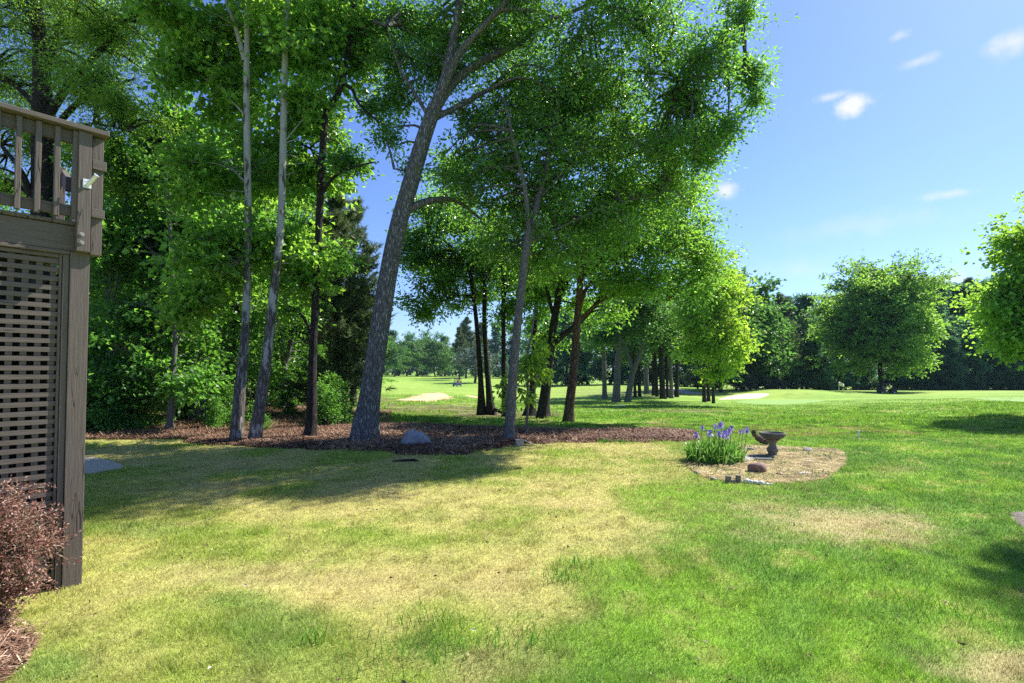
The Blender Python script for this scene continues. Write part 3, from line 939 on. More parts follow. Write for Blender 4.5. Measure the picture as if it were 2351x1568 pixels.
# dark crooked trunk to the right of the twins
hero("crooked_tree", "dark crooked trunk rising between the pale twin trunks and the leaning oak", 13.6,
     [[(712, 1001, 16), (715, 960, 12.5), (718, 820, 9), (727, 640, 7.5), (734, 480, 8), (742, 330, 8), (748, 265, 7.5), (768, 230, 7), (783, 195, 7), (795, 140, 6), (808, 60, 5), (820, -80, 3)]],
     [[(786, 190, 4.5), (808, 205, 3.5), (822, 235, 3, -.2), (848, 262, 2.5, -.3), (872, 280, 1.6, -.4), (884, 286, .8, -.4)],
      [(742, 440, 5), (765, 408, 3.5, -.3), (805, 385, 2.5, -.5), (862, 372, 1.4, -.8)], [(738, 400, 4), (722, 350, 3, .3), (690, 330, 2, .6)], [(718, 770, 4), (690, 720, 3, .3), (660, 700, 2, .6)]],
     [(830, 110, 13.8, 60, 100, 1.4, 110), (850, 230, 13.3, 26, 45, .5, 22), (820, 375, 13, 52, 22, .5, 42), (700, 420, 14, 50, 70, 1.0, 46), (770, 330, 13.8, 46, 60, .9, 40), (690, 690, 14, 50, 60, .9, 40), (790, 20, 14, 90, 60, 1.4, 90), (760, 600, 13.9, 40, 60, .8, 30)],
     M['bark_dark'], M['oak'], 13, leaf=(20, .42, .12, .06), flare=(8, .5, 5), sides=18, br=(.03, .009), shift=.4, dens=.85)

# slender grey tree in the middle
hero("ash_tree", "slender straight grey trunk on the mulch in the middle, beside a wooden block", 13.0,
     [[(1168, 1012, 15), (1171, 970, 12), (1177, 870, 10.8), (1188, 750, 9.3), (1198, 660, 9), (1206, 585, 9), (1216, 520, 7.5)]],
     [[(1205, 590, 8), (1228, 490, 7, .2), (1255, 380, 6, .5), (1285, 220, 5.5, .8), (1310, 120, 4.5, 1), (1345, 30, 3.5, 1.2), (1370, -100, 2, 1.4)],
      [(1214, 530, 6), (1205, 430, 5, -.2), (1180, 330, 4, -.3), (1165, 250, 3, -.4)], [(1235, 460, 4, .3), (1310, 380, 3, .8), (1400, 330, 2, 1.3), (1500, 310, 1.5, 1.6)],
      [(1209, 560, 4), (1290, 520, 3, .6), (1380, 480, 2, 1.2), (1520, 440, 1.5, 1.7)]],
     [(1250, 410, 14, 170, 140, 2.2, 300), (1420, 400, 14.5, 150, 130, 2.0, 260), (1120, 420, 13.5, 100, 110, 1.5, 130), (1560, 420, 15, 80, 90, 1.4, 110), (1230, 570, 14.3, 160, 90, 2.0, 200), (1390, 520, 14.6, 120, 70, 1.8, 130),
      (1040, 400, 14, 70, 100, 1.2, 70), (1200, 280, 14, 120, 90, 1.6, 140), (1330, 270, 14.6, 120, 90, 1.6, 130)],
     M['bark_gray'], M['mid'], 14, leaf=(22, .45, .13, .055), flare=(9, .55, 5), sides=20, br=(.04, .01), shift=.5, per=12)

# leafy shoots hanging beside the grey trunk
hero("leafy_sapling", "young sapling with long bright drooping leaves close behind the slender grey trunk", 13.9,
     [[(1208, 985, 3), (1212, 900, 3), (1210, 820, 2.5), (1222, 760, 2), (1228, 700, 1.2)]], [[(1211, 880, 2), (1240, 850, 1.2), (1250, 840, .8)], [(1211, 900, 2), (1185, 890, 1.2, -.4), (1160, 900, .7, -.6)]],
     [(1224, 855, 13.8, 22, 44, .35, 15), (1236, 795, 13.8, 20, 26, .3, 7), (1164, 890, 13.6, 14, 20, .25, 6), (1240, 840, 13.7, 14, 30, .25, 5), (1164, 925, 13.5, 8, 9, .2, 2), (1214, 905, 13.6, 18, 12, .3, 4)],
     M['bark_gray'], M['bright'], 15, leaf=(12, .26, .19, .065), flare=None, sides=8, droop=.6, br=(.01, .005), per=3)

# dark pair
hero("dark_twin_tree", "pair of dark trunks sharing exposed roots just beyond the mulch", 23.5,
     [[(1106, 946, 9), (1104, 880, 6.3), (1099, 800, 5.5), (1093, 730, 5), (1086, 670, 4.6), (1078, 610, 4.5), (1070, 540, 3)],
      [(1128, 942, 10), (1121, 880, 6.6), (1115, 800, 5.6), (1112, 720, 5.2), (1114, 640, 4.8), (1120, 560, 5), (1130, 470, 3)]],
     [[(1088, 685, 4), (1060, 678, 3), (1020, 690, 2.4, -.5), (985, 712, 1.5, -.9)], [(1080, 620, 3), (1040, 570, 2.4), (985, 530, 1.6)], [(1114, 650, 4), (1135, 600, 3, .5), (1150, 540, 2, .8)],
      [(1130, 938, 5), (1146, 944, 4, -.3), (1160, 952, 2, -.9)]],
     [(1060, 610, 24, 80, 70, 2.2, 130), (985, 660, 23, 55, 45, 1.4, 60), (955, 620, 24, 45, 50, 1.4, 45), (1120, 560, 24, 90, 80, 2.5, 140), (980, 722, 22.8, 46, 18, .9, 34), (1000, 540, 24, 70, 70, 2.2, 95), (1100, 690, 25, 60, 30, 1.5, 40), (1040, 705, 23, 25, 25, .7, 18), (940, 690, 23, 20, 20, .7, 12), (1010, 480, 23, 90, 70, 2, 130), (1010, 610, 24.5, 90, 60, 2, 120), (1130, 640, 25, 90, 60, 2, 110), (940, 560, 24, 40, 60, 1.5, 50)],
     M['bark_dark'], M['oak'], 16, leaf=(20, .6, .15, .08), flare=(9, .6, 4), sides=16, br=(.05, .014))

hero("thin_dark_tree", "thin dark trunk directly behind the slender grey trunk", 22.0,
     [[(1160, 948, 7), (1157, 860, 5.5), (1156, 760, 5), (1155, 660, 4.6), (1152, 560, 4)]], [[(1155, 700, 3), (1170, 640, 2), (1190, 600, 1.5)]],
     [(1160, 560, 22.5, 80, 90, 2, 130), (1175, 690, 22.5, 55, 50, 1.4, 55), (1230, 620, 22.5, 60, 70, 1.8, 70)],
     M['bark_dark'], M['under'], 17, leaf=(20, .6, .15, .08), flare=(7, .5, 4), sides=12)

hero("forked_oak", "dark forking trunk between the grey trunk and the brown trunk", 20.5,
     [[(1246, 952, 17), (1250, 920, 12.5), (1261, 830, 9.8), (1270, 750, 9), (1282, 680, 8), (1290, 610, 7)]],
     [[(1268, 792, 8), (1290, 772, 7), (1315, 752, 6.5, -.2), (1345, 725, 5.5, -.4), (1375, 690, 4, -.5)], [(1282, 690, 6), (1305, 640, 4), (1320, 580, 3)], [(1275, 740, 5), (1262, 690, 4), (1250, 640, 3)]],
     [(1270, 650, 21, 80, 60, 2, 100), (1330, 580, 21, 90, 70, 2, 110), (1400, 640, 20.3, 60, 50, 1.4, 50), (1245, 760, 21.5, 46, 40, 1.2, 34), (1380, 730, 21, 50, 26, 1, 24), (1310, 690, 21.5, 60, 30, 1.2, 34)],
     M['bark_dark'], M['mid'], 18, leaf=(20, .6, .15, .08), flare=(9, .55, 5), sides=18, br=(.05, .014))
hero("flared_tree", "short visible dark trunk with flared foot left of the forking trunk", 23.0,
     [[(1216, 946, 12), (1222, 900, 8), (1226, 840, 7), (1228, 760, 6), (1232, 680, 4)]], [], [(1235, 700, 23, 50, 60, 1.6, 60), (1210, 640, 23, 60, 50, 1.6, 60)],
     M['bark_dark'], M['under'], 19, leaf=(20, .6, .15, .08), flare=(9, .8, 4), sides=14)

hero("brown_trunk_tree", "straight reddish brown trunk, rightmost of the near middle group", 18.3,
     [[(1305, 964, 14), (1308, 930, 11), (1318, 840, 9), (1325, 740, 8.3), (1330, 680, 7.8), (1333, 610, 7), (1338, 530, 4)]],
     [[(1331, 735, 5), (1350, 715, 3.6, .2), (1375, 695, 2.8, .4), (1420, 678, 2, .6), (1480, 680, 1.3, .8), (1530, 690, .7, 1)], [(1332, 700, 5), (1345, 665, 4, .2), (1365, 640, 3, .4)], [(1330, 735, 3), (1305, 745, 2)],
      [(1335, 640, 5), (1400, 590, 4, .5), (1500, 560, 3, 1), (1580, 540, 2, 1.2)]],
     [(1440, 570, 19, 140, 90, 2.6, 260), (1560, 520, 19.6, 80, 90, 2, 140), (1600, 600, 19.5, 70, 60, 1.6, 90), (1480, 660, 18, 90, 40, 1.5, 90), (1360, 530, 19, 90, 70, 2, 100), (1570, 650, 18.8, 60, 40, 1.2, 45), (1440, 470, 19.6, 120, 70, 2, 120)],
     M['bark_red'], M['mid'], 20, leaf=(21, .55, .15, .065), flare=(8, .45, 5), sides=18, br=(.045, .012))

# grove farther off
hero("wide_fork_tree", "grey trunk forked low into two leaning stems in the shaded far grove", 47.0,
     [[(1414, 908, 9), (1418, 850, 7.5), (1422, 790, 6.5), (1424, 740, 5), (1426, 690, 3)], [(1440, 906, 8), (1452, 860, 6), (1468, 815, 5.5), (1476, 780, 5), (1480, 750, 4), (1492, 715, 3)]],
     [[(1424, 760, 4), (1440, 720, 3), (1452, 690, 2)], [(1452, 850, 4), (1440, 810, 3), (1432, 780, 2)]],
     [(1430, 720, 48, 90, 60, 4, 150), (1500, 740, 49, 70, 50, 4, 100), (1385, 780, 49, 50, 40, 3, 60), (1480, 690, 47, 60, 40, 3, 70)],
     M['bark_gray'], M['far'], 21, leaf=(18, 1.2, .32, .2), flare=(6, .4, 4), sides=12, br=(.09, .03))
grove = [(1388, 54, 5, 'bark_gray', 'leftmost grey stem of the far grove beside the forked trunk'), (1458, 58, 3, 'bark_dark', 'thin dark stem touching the right side of the far forked trunk'),
         (1468, 60, 3.4, 'bark_dark', 'second thin dark stem right of the far forked trunk'), (1500, 62, 3.6, 'bark_dark', 'thin dark stem left of the thick dark trunk in the far grove'),
         (1508, 60, 3.2, 'bark_dark', 'slim dark stem close against the thick dark trunk on its left'), (1521, 55, 6, 'bark_dark', 'thickest dark trunk in the far grove'),
         (1532, 58, 3, 'bark_dark', 'slim stem close against the thick dark trunk on its right'), (1541, 57, 4, 'bark_gray', 'grey stem of a close pair right of the thick dark trunk'),
         (1553, 60, 4.4, 'bark_dark', 'dark stem of a close pair right of the thick dark trunk'), (1484, 66, 5, 'bark_gray', 'stout stem by the cart path behind the far grove')]
for i, (x, Y, r, bk, lb) in enumerate(grove):
    b0 = at_ground(x, Y); _, y0 = proj(b0[0], b0[1], b0[2])
    lean = random.uniform(-10, 10)
    hero("grove_tree", lb, Y, [[(x, float(y0), r * 1.2), (x + lean * .2, 850, r), (x + lean * .6, 780, r * .8), (x + lean, 710, r * .5)]], [],
         [(x + lean, 745 + random.uniform(-25, 25), Y, 34, 48, 3, 46), (x + random.uniform(-15, 15), 805, Y + 1, 24, 24, 2, 16)], M[bk], M['far'], 30 + i, leaf=(16, 1.3, .36, .22), flare=(4, .4, 4), sides=9, br=(.08, .03), group="stems of the far grove")
hero("lime_tree", "bright yellow-green sunlit tree on the right edge of the middle grove", 42.0,
     [[(1648, 892, 7), (1648, 850, 5.5), (1650, 790, 5), (1648, 720, 4), (1640, 650, 3), (1635, 590, 2)]], [[(1650, 800, 3), (1620, 740, 2), (1590, 690, 1.5)], [(1650, 820, 3), (1680, 780, 2), (1700, 760, 1)]],
     [(1640, 760, 42, 62, 85, 3, 190), (1600, 660, 41, 55, 65, 3, 130), (1660, 670, 42, 50, 60, 2.5, 110), (1690, 790, 42, 28, 45, 1.6, 50), (1620, 600, 42, 60, 40, 2.5, 80), (1585, 770, 41, 35, 60, 2, 60), (1660, 850, 42, 40, 22, 1.6, 30)],
     M['bark_dark'], M['bright'], 45, leaf=(18, .95, .26, .2), flare=(5, .4, 4), sides=10, br=(.07, .02))
for i, (x, Y, r, lb) in enumerate([(1616, 50, 3.5, 'left stem of two under the bright lime tree'), (1626, 52, 3, 'right stem of two under the bright lime tree'), (1637, 48, 3, 'stem just left of the bright lime tree trunk')]):
    b0 = at_ground(x, Y); _, y0 = proj(b0[0], b0[1], b0[2])
    hero("grove_tree", lb, Y, [[(x, float(y0), r * 1.3), (x, 850, r), (x + 4, 780, r * .7), (x, 700, r * .4)]], [],
         [(x, 720, Y, 40, 60, 2.5, 46)], M['bark_dark'], M['mid'], 50 + i, leaf=(16, 1.2, .34, .22), flare=(4, .4, 4), sides=9, br=(.07, .03), group="stems of the far grove")

# big tree behind the deck
hero("willow_oak", "large fine-leaved tree behind the deck railing at the left edge", 14.5,
     [[(96, 1000, 26), (96, 700, 22), (96, 500, 20), (97, 380, 20), (96, 280, 20), (97, 200, 18), (92, 110, 14), (84, 20, 11), (75, -120, 8), (70, -300, 4)]],
     [[(110, 270, 9), (150, 205, 8), (195, 150, 6.5), (250, 95, 5.5), (310, 20, 4), (360, -60, 3)], [(120, 300, 7), (180, 235, 6), (240, 205, 4), (310, 180, 2)], [(80, 480, 9), (60, 420, 7, -.3), (40, 380, 5, -.5), (0, 330, 3)],
      [(100, 180, 8), (130, 90, 6, .4), (140, -20, 5, .8), (160, -180, 3, 1)], [(88, 250, 7), (40, 200, 5, .3), (-20, 160, 4, .5)], [(112, 330, 3), (200, 285, 2, -.4), (290, 300, 1.4, -.8), (360, 330, .8, -1)], [(98, 440, 4), (160, 410, 3, .3), (260, 400, 1.5, .6)]],
     [(80, 110, 14.5, 130, 140, 2.6, 270), (250, 80, 14.2, 110, 90, 2.0, 200), (220, 210, 13.8, 100, 60, 1.6, 130), (300, 270, 13.5, 60, 36, 1.0, 60), (50, 290, 14, 90, 60, 1.6, 90), (20, 420, 15, 70, 50, 1.6, 60), (90, -150, 14.5, 300, 120, 3.5, 230),
      (360, 40, 14, 56, 60, 1.3, 60), (240, 330, 14, 80, 40, 1.2, 60), (280, 420, 14.5, 60, 50, 1.2, 55), (-80, 150, 14.5, 90, 150, 2.5, 120), (150, 330, 14.6, 60, 40, 1, 36)],
     M['bark_dark'], M['back'], 60, leaf=(26, .5, .11, .032), flare=(8, .5, 4), sides=18, br=(.05, .01), droop=.35, shift=.6, per=12, dens=1.45)

# understory maple with pale stem at the lawn edge
hero("understory_maple", "broad understory tree with a pale stem low at the woods' lawn edge, nearest the deck", 15.2,
     [[(392, 990, 9), (394, 930, 7.5), (396, 860, 6), (402, 790, 5), (398, 700, 4.5), (392, 560, 4), (380, 400, 3), (372, 280, 2)]],
     [[(400, 800, 3), (430, 740, 2.4), (470, 690, 1.6)], [(394, 620, 3), (330, 560, 2), (270, 520, 1.5)], [(396, 740, 3), (330, 700, 2), (250, 690, 1.5)], [(386, 460, 2.4), (430, 400, 2), (460, 330, 1)], [(394, 860, 3), (340, 820, 2), (270, 800, 1.5)],
      [(376, 330, 1.6), (400, 260, 1.2), (395, 205, .7)]],
     [(350, 400, 16, 95, 90, 2.0, 190), (290, 560, 15.8, 90, 100, 2.0, 180), (430, 520, 16.4, 80, 100, 2.0, 150), (290, 740, 15.6, 90, 90, 1.8, 160), (420, 720, 16.4, 70, 90, 1.6, 120), (350, 860, 15.6, 70, 50, 1.4, 70), (250, 880, 15.4, 60, 60, 1.2, 66), (450, 870, 15.4, 50, 30, 1.1, 36), (410, 270, 16, 55, 50, 1.0, 46), (350, 320, 15.6, 30, 30, .6, 20), (395, 225, 15.8, 20, 24, .5, 10)],
     M['bark_gray'], M['under'], 61, leaf=(20, .55, .15, .11), flare=(5, .4, 4), sides=12, br=(.03, .01), flat=.35)

# ------------------------------------------------------------------ pines
def pine_proto(seed, h, r, nb, needle=(.26, .022), start=.25, dense_=22, tuft=5, bark='bark_dark', leafm='pine'):
    g = np.random.default_rng(seed)
    mw = MB(); ml = MB()
    pth, rr = smooth_path([(0, 0, -.2), (.1, 0, h * .3), (-.08, .05, h * .65), (0, 0, h)], [h * .017, h * .013, h * .009, .02], sub=8)
    tube(mw, pth, rr, 12, wob=.04, flare=(4, .4, 4))
    C = []; A = []
    for i in range(nb):
        t = start + (1 - start) * (i + g.random()) / nb
        k = int(t * (len(pth) - 1)); p0 = pth[k]
        a = g.random() * 6.283
        prof = (1 - ((t - start) / (1 - start)) ** 1.6) * .9 + .12
        if t < start + .15: prof *= .75
        ln = r * prof * (.65 + .5 * g.random())
        el = -.1 + .7 * t + g.normal() * .15
        d = np.array([math.cos(a) * math.cos(el), math.sin(a) * math.cos(el), math.sin(el)])
        p1 = p0 + d * ln * .55 + np.array([0, 0, -.05 * ln]); p2 = p0 + d * ln + np.array([0, 0, .06 * ln])
        bp_, br_ = smooth_path([p0, p1, p2], [max(.02, ln * .016), ln * .011 + .006, .008], sub=3)
        tube(mw, bp_, br_, 5, cap=False)
        m = int(tuft * (1 + ln))
        s = .35 + .65 * g.random(m)
        base = p0 + np.outer(s, p2 - p0) + g.normal(size=(m, 3)) * np.array([1, 1, .55]) * ln * .16
        q0 = p0 + np.outer(s * .92, p2 - p0)
        prisms(mw, q0, base, .009, .005)
        C.append(base); A.append(nrm(base - p0 + np.array([0, 0, .5 * ln]) + g.normal(size=(m, 3)) * ln * .2))
    C = np.concatenate(C); A = np.concatenate(A)
    # needles: radial brush round each tuft
    N_ = len(C); n = dense_
    D = nrm(A[:, None] * .75 + g.normal(size=(N_, n, 3)) * .62)
    Pp = C[:, None] + A[:, None] * (g.random((N_, n, 1)) - .6) * needle[0] * 1.3
    S = nrm(np.cross(D, g.normal(size=(N_, n, 3))))
    l = needle[0] * (.7 + .5 * g.random((N_, n, 1)))
    V = np.stack([Pp - S * needle[1] * .5, Pp + S * needle[1] * .5, Pp + D * l], 2)
    tn = np.clip(.5 + .2 * g.normal(size=(N_, 1)) + .12 * g.normal(size=(N_, n)), 0, 1)
    ml.add(V.reshape(-1, 3), np.arange(N_ * n * 3).reshape(-1, 3), np.repeat(tn.reshape(-1), 3))
    return mw, ml, M[bark], M[leafm]


def place_proto(name, parts, label, cat, loc, rz=0, scale=1, group=None):
    mw, ml, bm_, lm_ = parts
    t = thing(name, label, cat, loc, rz, group)
    t.scale = (scale, scale, scale) if np.isscalar(scale) else scale
    mw.build("trunk", bm_, t, smooth=True); ml.build("crown", lm_, t)
    return t


b0 = at_ground(768, 21)
place_proto("pine_tree", pine_proto(70, 9.6, 2.3, 85, (.26, .028), .12, 34, 8), "shaggy grey-green pine between the crooked dark trunk and the leaning oak", "pine tree", b0, .6)
b0 = at_ground(812, 30)
place_proto("pine_tree", pine_proto(71, 12, 2.4, 80, (.3, .035), .2, 26, 7), "thinner pine half hidden behind the shaggy pine", "pine tree", b0, 2.0)
big_pine = pine_proto(72, 24, 4.6, 80, (.7, .1), .32, 26, 7, leafm='pine')


# ------------------------------------------------------------------ generic broadleaf prototypes
def broad_proto(seed, h, cr, cb, ncl, leaf, leafm, barkm, n=20, spread=.6, low=False, stems=1, k=14, sides=10, br=(.04, .012), shape='oval'):
    g = np.random.default_rng(seed)
    mw = MB(); ml = MB(); sk = []
    for s in range(stems):
        a = g.random() * 6.28; off = .18 * (s > 0) * h * .2
        pts = [(off * math.cos(a), off * math.sin(a), -.15)]
        for j in range(1, 6):
            t = j / 5
            pts.append((off * math.cos(a) * (1 + 2 * t) + g.normal() * h * .02, off * math.sin(a) * (1 + 2 * t) + g.normal() * h * .02, h * .93 * t))
        r0 = h * .013 + .02
        pth, rr = smooth_path(pts, [r0 * 1.15, r0, r0 * .85, r0 * .6, r0 * .4, .012], sub=5)
        tube(mw, pth, rr, sides, wob=.05, flare=(5, .5, 4))
        sk.append(pth[int(len(pth) * (.1 if low else .25)):])
    blobs = []
    if shape == 'round':
        zc = cb + (h - cb) * .5; hz_ = (h - cb) * .5
        blobs.append(((0, 0, zc), (cr * .7, cr * .7, hz_ * .7), int(ncl * .25)))
        for i in range(16):
            ph = i * 2.39996; ct = 1 - 1.8 * (i + .5) / 16; st_ = math.sqrt(1 - ct * ct)
            rr_ = .62 + .12 * g.random()
            sz = (.36 + .12 * g.random())
            blobs.append(((cr * rr_ * st_ * math.cos(ph), cr * rr_ * st_ * math.sin(ph), zc + hz_ * rr_ * 1.05 * ct), (cr * sz, cr * sz, hz_ * sz * .8), int(ncl * .75 / 16)))
        k = 0
    for i in range(k):
        t = (i + .5) / k
        z = cb + (h - cb) * t
        if shape == 'round': rad = cr * math.sqrt(max(.05, 1 - (2 * t - .9) ** 2 * .95))
        else: rad = cr * (1 - .75 * t ** 2.2) * (.75 + .25 * min(1, t * 4))
        a = i * 2.4 + g.random()
        m = max(1, 1)
        c = (math.cos(a) * rad * .5, math.sin(a) * rad * .5, z)
        blobs.append((c, (rad * .62, rad * .62, (h - cb) / k * 1.5 + .15 * rad), max(6, int(ncl / k))))
    crown(mw, ml, np.concatenate(sk), blobs, g, n=n, spread=spread, L=leaf[0], Wd=leaf[1], br=br, per=9, sides=4, shell=2.4 if shape != 'round' else 3.2)
    return mw, ml, M[barkm], M[leafm]


GW = "understory trees of the shaded woods"
LW = "leafy dark green understory tree in the shaded woods between the deck and the oak"
protos = [place_proto("woodland_tree", broad_proto(80 + i, hh, cr, cb, nc, (.15, .1), 'under', bk, low=True, stems=st), LW, "tree", at_ground(x, Y), i, 1, GW)
          for i, (hh, cr, cb, nc, bk, st, x, Y) in enumerate([(10, 2.6, .9, 420, 'bark_dark', 1, 300, 22), (12.5, 2.9, 2.0, 460, 'bark_dark', 1, 470, 27), (8, 2.4, .5, 380, 'bark_gray', 2, 660, 24)])]
spots = [(215, 18), (380, 22), (250, 24), (430, 27), (540, 20), (600, 26), (510, 31), (330, 30), (640, 31), (560, 36), (470, 38), (720, 30), (690, 37), (230, 33), (400, 36), (140, 26), (620, 42), (740, 38), (800, 40), (60, 34),
         (-60, 30), (-150, 38), (330, 17), (470, 18.5), (520, 24), (590, 33), (665, 28), (760, 33), (850, 48), (730, 48)]
for i, (x, Y) in enumerate(spots):
    src = protos[i % 3]
    ytop = float(np.interp(x, [-200, 200, 300, 400, 500, 600, 700, 770, 850], [420, 370, 350, 300, 270, 300, 410, 520, 640])) + random.uniform(0, 150)
    sc_ = ((848 - ytop) / F_ * Y + CAMH - at_ground(x, Y)[2]) / (10, 12.5, 8)[i % 3]
    sc_ = min(sc_, 1.5)
    copy_tree(src, at_ground(x, Y), random.uniform(0, 6.28), ((.5 + .5 * sc_) * random.uniform(.9, 1.15), (.5 + .5 * sc_) * random.uniform(.9, 1.15), sc_), group=GW)
# low bushes along the woods' edge
GB = "low bushes along the woods' edge"
LB = "low leafy bush at the woods' edge beyond the lawn"
bush = place_proto("woodland_bush", broad_proto(90, 1.5, .9, .1, 150, (.1, .07), 'under', 'bark_dark', n=18, spread=.3, low=True, stems=3, k=6, sides=5, br=(.012, .005)), LB, "bush", at_ground(235, 14.9), 0, 1, GB)
for (x, Y, s) in [(270, 15.4, 1.2), (320, 16, 1.0), (215, 16, 1.5), (500, 15.8, .5), (520, 17, .8), (590, 16.5, .5), (600, 15.2, .35), (660, 21, .7), (745, 16.5, .8), (760, 18, .9), (430, 19, 1.0), (735, 21, .8), (540, 15.2, .4), (780, 22, .8)]:
    copy_tree(bush, at_ground(x, Y), random.uniform(0, 6.28), s * random.uniform(.85, 1.1), group=GB)
# taller backing trees far left
GL = "tall trees deep in the left woods"
LL = "tall dark tree standing deep in the left woods behind the understory"
tall = place_proto("tall_tree", broad_proto(95, 18, 4.2, 4, 300, (.3, .2), 'under', 'bark_dark', n=20, spread=1.0, br=(.07, .02)), LL, "tree", at_ground(330, 42), 0, 1, GL)
for (x, Y, s) in [(180, 46, 1.1), (60, 44, 1), (430, 46, .85), (540, 52, .8), (-40, 50, 1.1), (640, 60, .7), (260, 60, 1)]:
    copy_tree(tall, at_ground(x, Y), random.uniform(0, 6.28), s, group=GL)

# ------------------------------------------------------------------ far trees
def ground_img(x, Y):
    return at_ground(x, Y)


round_parts = broad_proto(100, 22.8, 10.0, .6, 2500, (.5, .34), 'round', 'bark_dark', n=18, spread=1.0, k=26, br=(.16, .05), shape='round')
place_proto("round_tree", round_parts, "large round-crowned tree standing alone on the fairway behind the cart", "tree", at_ground(2025, 86), .7, (.98, .98, 1.0))
FAR_L = [
    ("far_tree", broad_proto(101, 17, 6.5, 1.5, 420, (.6, .4), 'far', 'bark_dark', n=16, spread=1.2, k=14, br=(.1, .03), shape='round')),
    ("far_tree", broad_proto(102, 24, 6.0, .6, 760, (.62, .42), 'blue', 'bark_dark', n=16, spread=1.2, k=16, br=(.1, .03), low=True)),
    ("far_tree", broad_proto(103, 13, 4.4, .8, 420, (.55, .36), 'far', 'bark_dark', n=16, spread=1.1, k=12, br=(.1, .03), shape='round', low=True)),
]
far0 = place_proto(*FAR_L[0], "dark round tree beyond the fairway seen in the gap right of the leaning oak", "tree", at_ground(935, 205), 0, 1.0)
GF = "trees of the far wood behind the round tree"
LF = "tall tree with blue shade in its leaf colour in the far wood behind the flag and round tree"
far1 = place_proto(*FAR_L[1], LF, "tree", at_ground(2200, 118), 0, 1.0, GF)
far2 = place_proto(*FAR_L[2], "leafy green tree right of the bright lime tree, at the edge of the far wood", "tree", at_ground(1722, 88), 0, 1.0)
for i, (x, Y, s, lb) in enumerate([(1000, 215, 1.05, "paler round tree beside the dark round tree across the far fairway"), (970, 225, 1.15, "tallest tree of the far clump in the gap right of the leaning oak"), (1022, 225, .75, "low tree at the right end of the far clump across the fairway"),
                                   (905, 190, .85, "tree touching the leaning oak's right side far across the fairway"), (880, 230, 1.1, "far tree partly behind the leaning oak trunk across the fairway"), (1040, 240, .9, "small far tree left of the silvery tree")]):
    copy_tree(far0, at_ground(x, Y), i * 1.3, s, label=lb)
for i, (x, Y, s) in enumerate([(1850, 112, .86), (1905, 116, .84), (1960, 120, .9), (2150, 110, .95), (2260, 116, 1.02), (2320, 112, 1.05), (2390, 114, 1.1), (1800, 118, .85), (2050, 122, .95), (2110, 118, .95), (2460, 116, 1.1), (1760, 122, .85), (2180, 125, 1.05), (2285, 124, 1.12), (2340, 126, 1.1),
                               (1700, 120, .9), (1650, 115, .9), (1600, 112, .85), (1550, 118, .85), (1500, 120, .85), (1450, 122, .85), (1400, 120, .85), (1350, 124, .8), (1300, 126, .8), (2540, 112, 1.1), (1250, 128, .8), (2230, 104, .5), (2290, 105, .55), (2350, 103, .55), (2185, 103, .45), (1880, 104, .5), (1930, 105, .45), (2090, 106, .5), (1985, 108, .5), (1830, 104, .45), (2130, 105, .42),
                               (1225, 205, 1.0), (1180, 230, 1.0), (1140, 225, 1.0), (1280, 190, .95), (1100, 245, .95), (1060, 260, .9), (1020, 265, .85), (980, 270, .85), (940, 265, .85), (900, 250, .9), (860, 250, .9), (1330, 170, .9), (1160, 210, .35), (1120, 215, .3), (1060, 235, .3), (1010, 232, .25), (960, 228, .28), (915, 215, .25), (885, 210, .3)]):
    copy_tree(far1, at_ground(x, Y), i * 2.1, (s * 1.05, s * 1.05, s), group=GF)
for i, (x, Y, s, lb) in enumerate([(1705, 84, 1.5, "tall dark tree rising behind the right side of the bright lime tree"), (1765, 90, .95, "low spreading green tree left of the sand bunker"), (1840, 108, 1.25, "pale green tree between the far pine and the round tree"),
                                   (1655, 75, 1.35, "tall tree directly behind the bright lime tree")]):
    copy_tree(far2, at_ground(x, Y), i * 1.7 + 1, s, label=lb)
# far pines
fp = place_proto("pine_tree", big_pine, "tall blue-green pine left of the silvery tree across the fairway", "pine tree", at_ground(1070, 190), 0, .95)
for (x, Y, s, lb) in [(1795, 100, .78, "olive pine leaning out left of the round tree, behind the bunker"), (1808, 135, 1.0, "dark flat-topped pine rising behind the olive pine"), (2160, 128, 1.12, "tall pine immediately right of the round tree"), (2225, 122, 1.1, "tall pine between the round tree and the right-hand tree"),
                      (1055, 175, .75, "shorter pine in front of the tall pine across the fairway"), (1105, 200, .9, "pine behind the dark pair of trunks across the fairway")]:
    copy_tree(fp, at_ground(x, Y), random.uniform(0, 6), s, label=lb)
wt = place_proto("silvery_tree", broad_proto(110, 11, 6.2, 2.0, 420, (.5, .34), 'white', 'bark_dark', n=14, spread=1.1, k=12, br=(.1, .03), shape='round', stems=3), "low silvery-leaved spreading tree across the fairway behind the dark pair", "tree", at_ground(1092, 150), 0, 1.0)
GM = "glossy dark shrubs under the far trees"
mg = place_proto("glossy_shrub", broad_proto(111, 4.2, 2.4, .2, 200, (.36, .18), 'gloss', 'bark_dark', n=16, spread=.6, low=True, stems=3, k=8, br=(.03, .015), shape='round'), "dark glossy-leaved shrub beside the sand bunker", "shrub", at_ground(1705, 82), 0, .95, GM)
for (x, Y, s) in [(1735, 84, .8), (1762, 86, .85), (1690, 80, .8), (1600, 90, .9), (1640, 90, 1)]:
    copy_tree(mg, at_ground(x, Y), random.uniform(0, 6), s, group=GM)

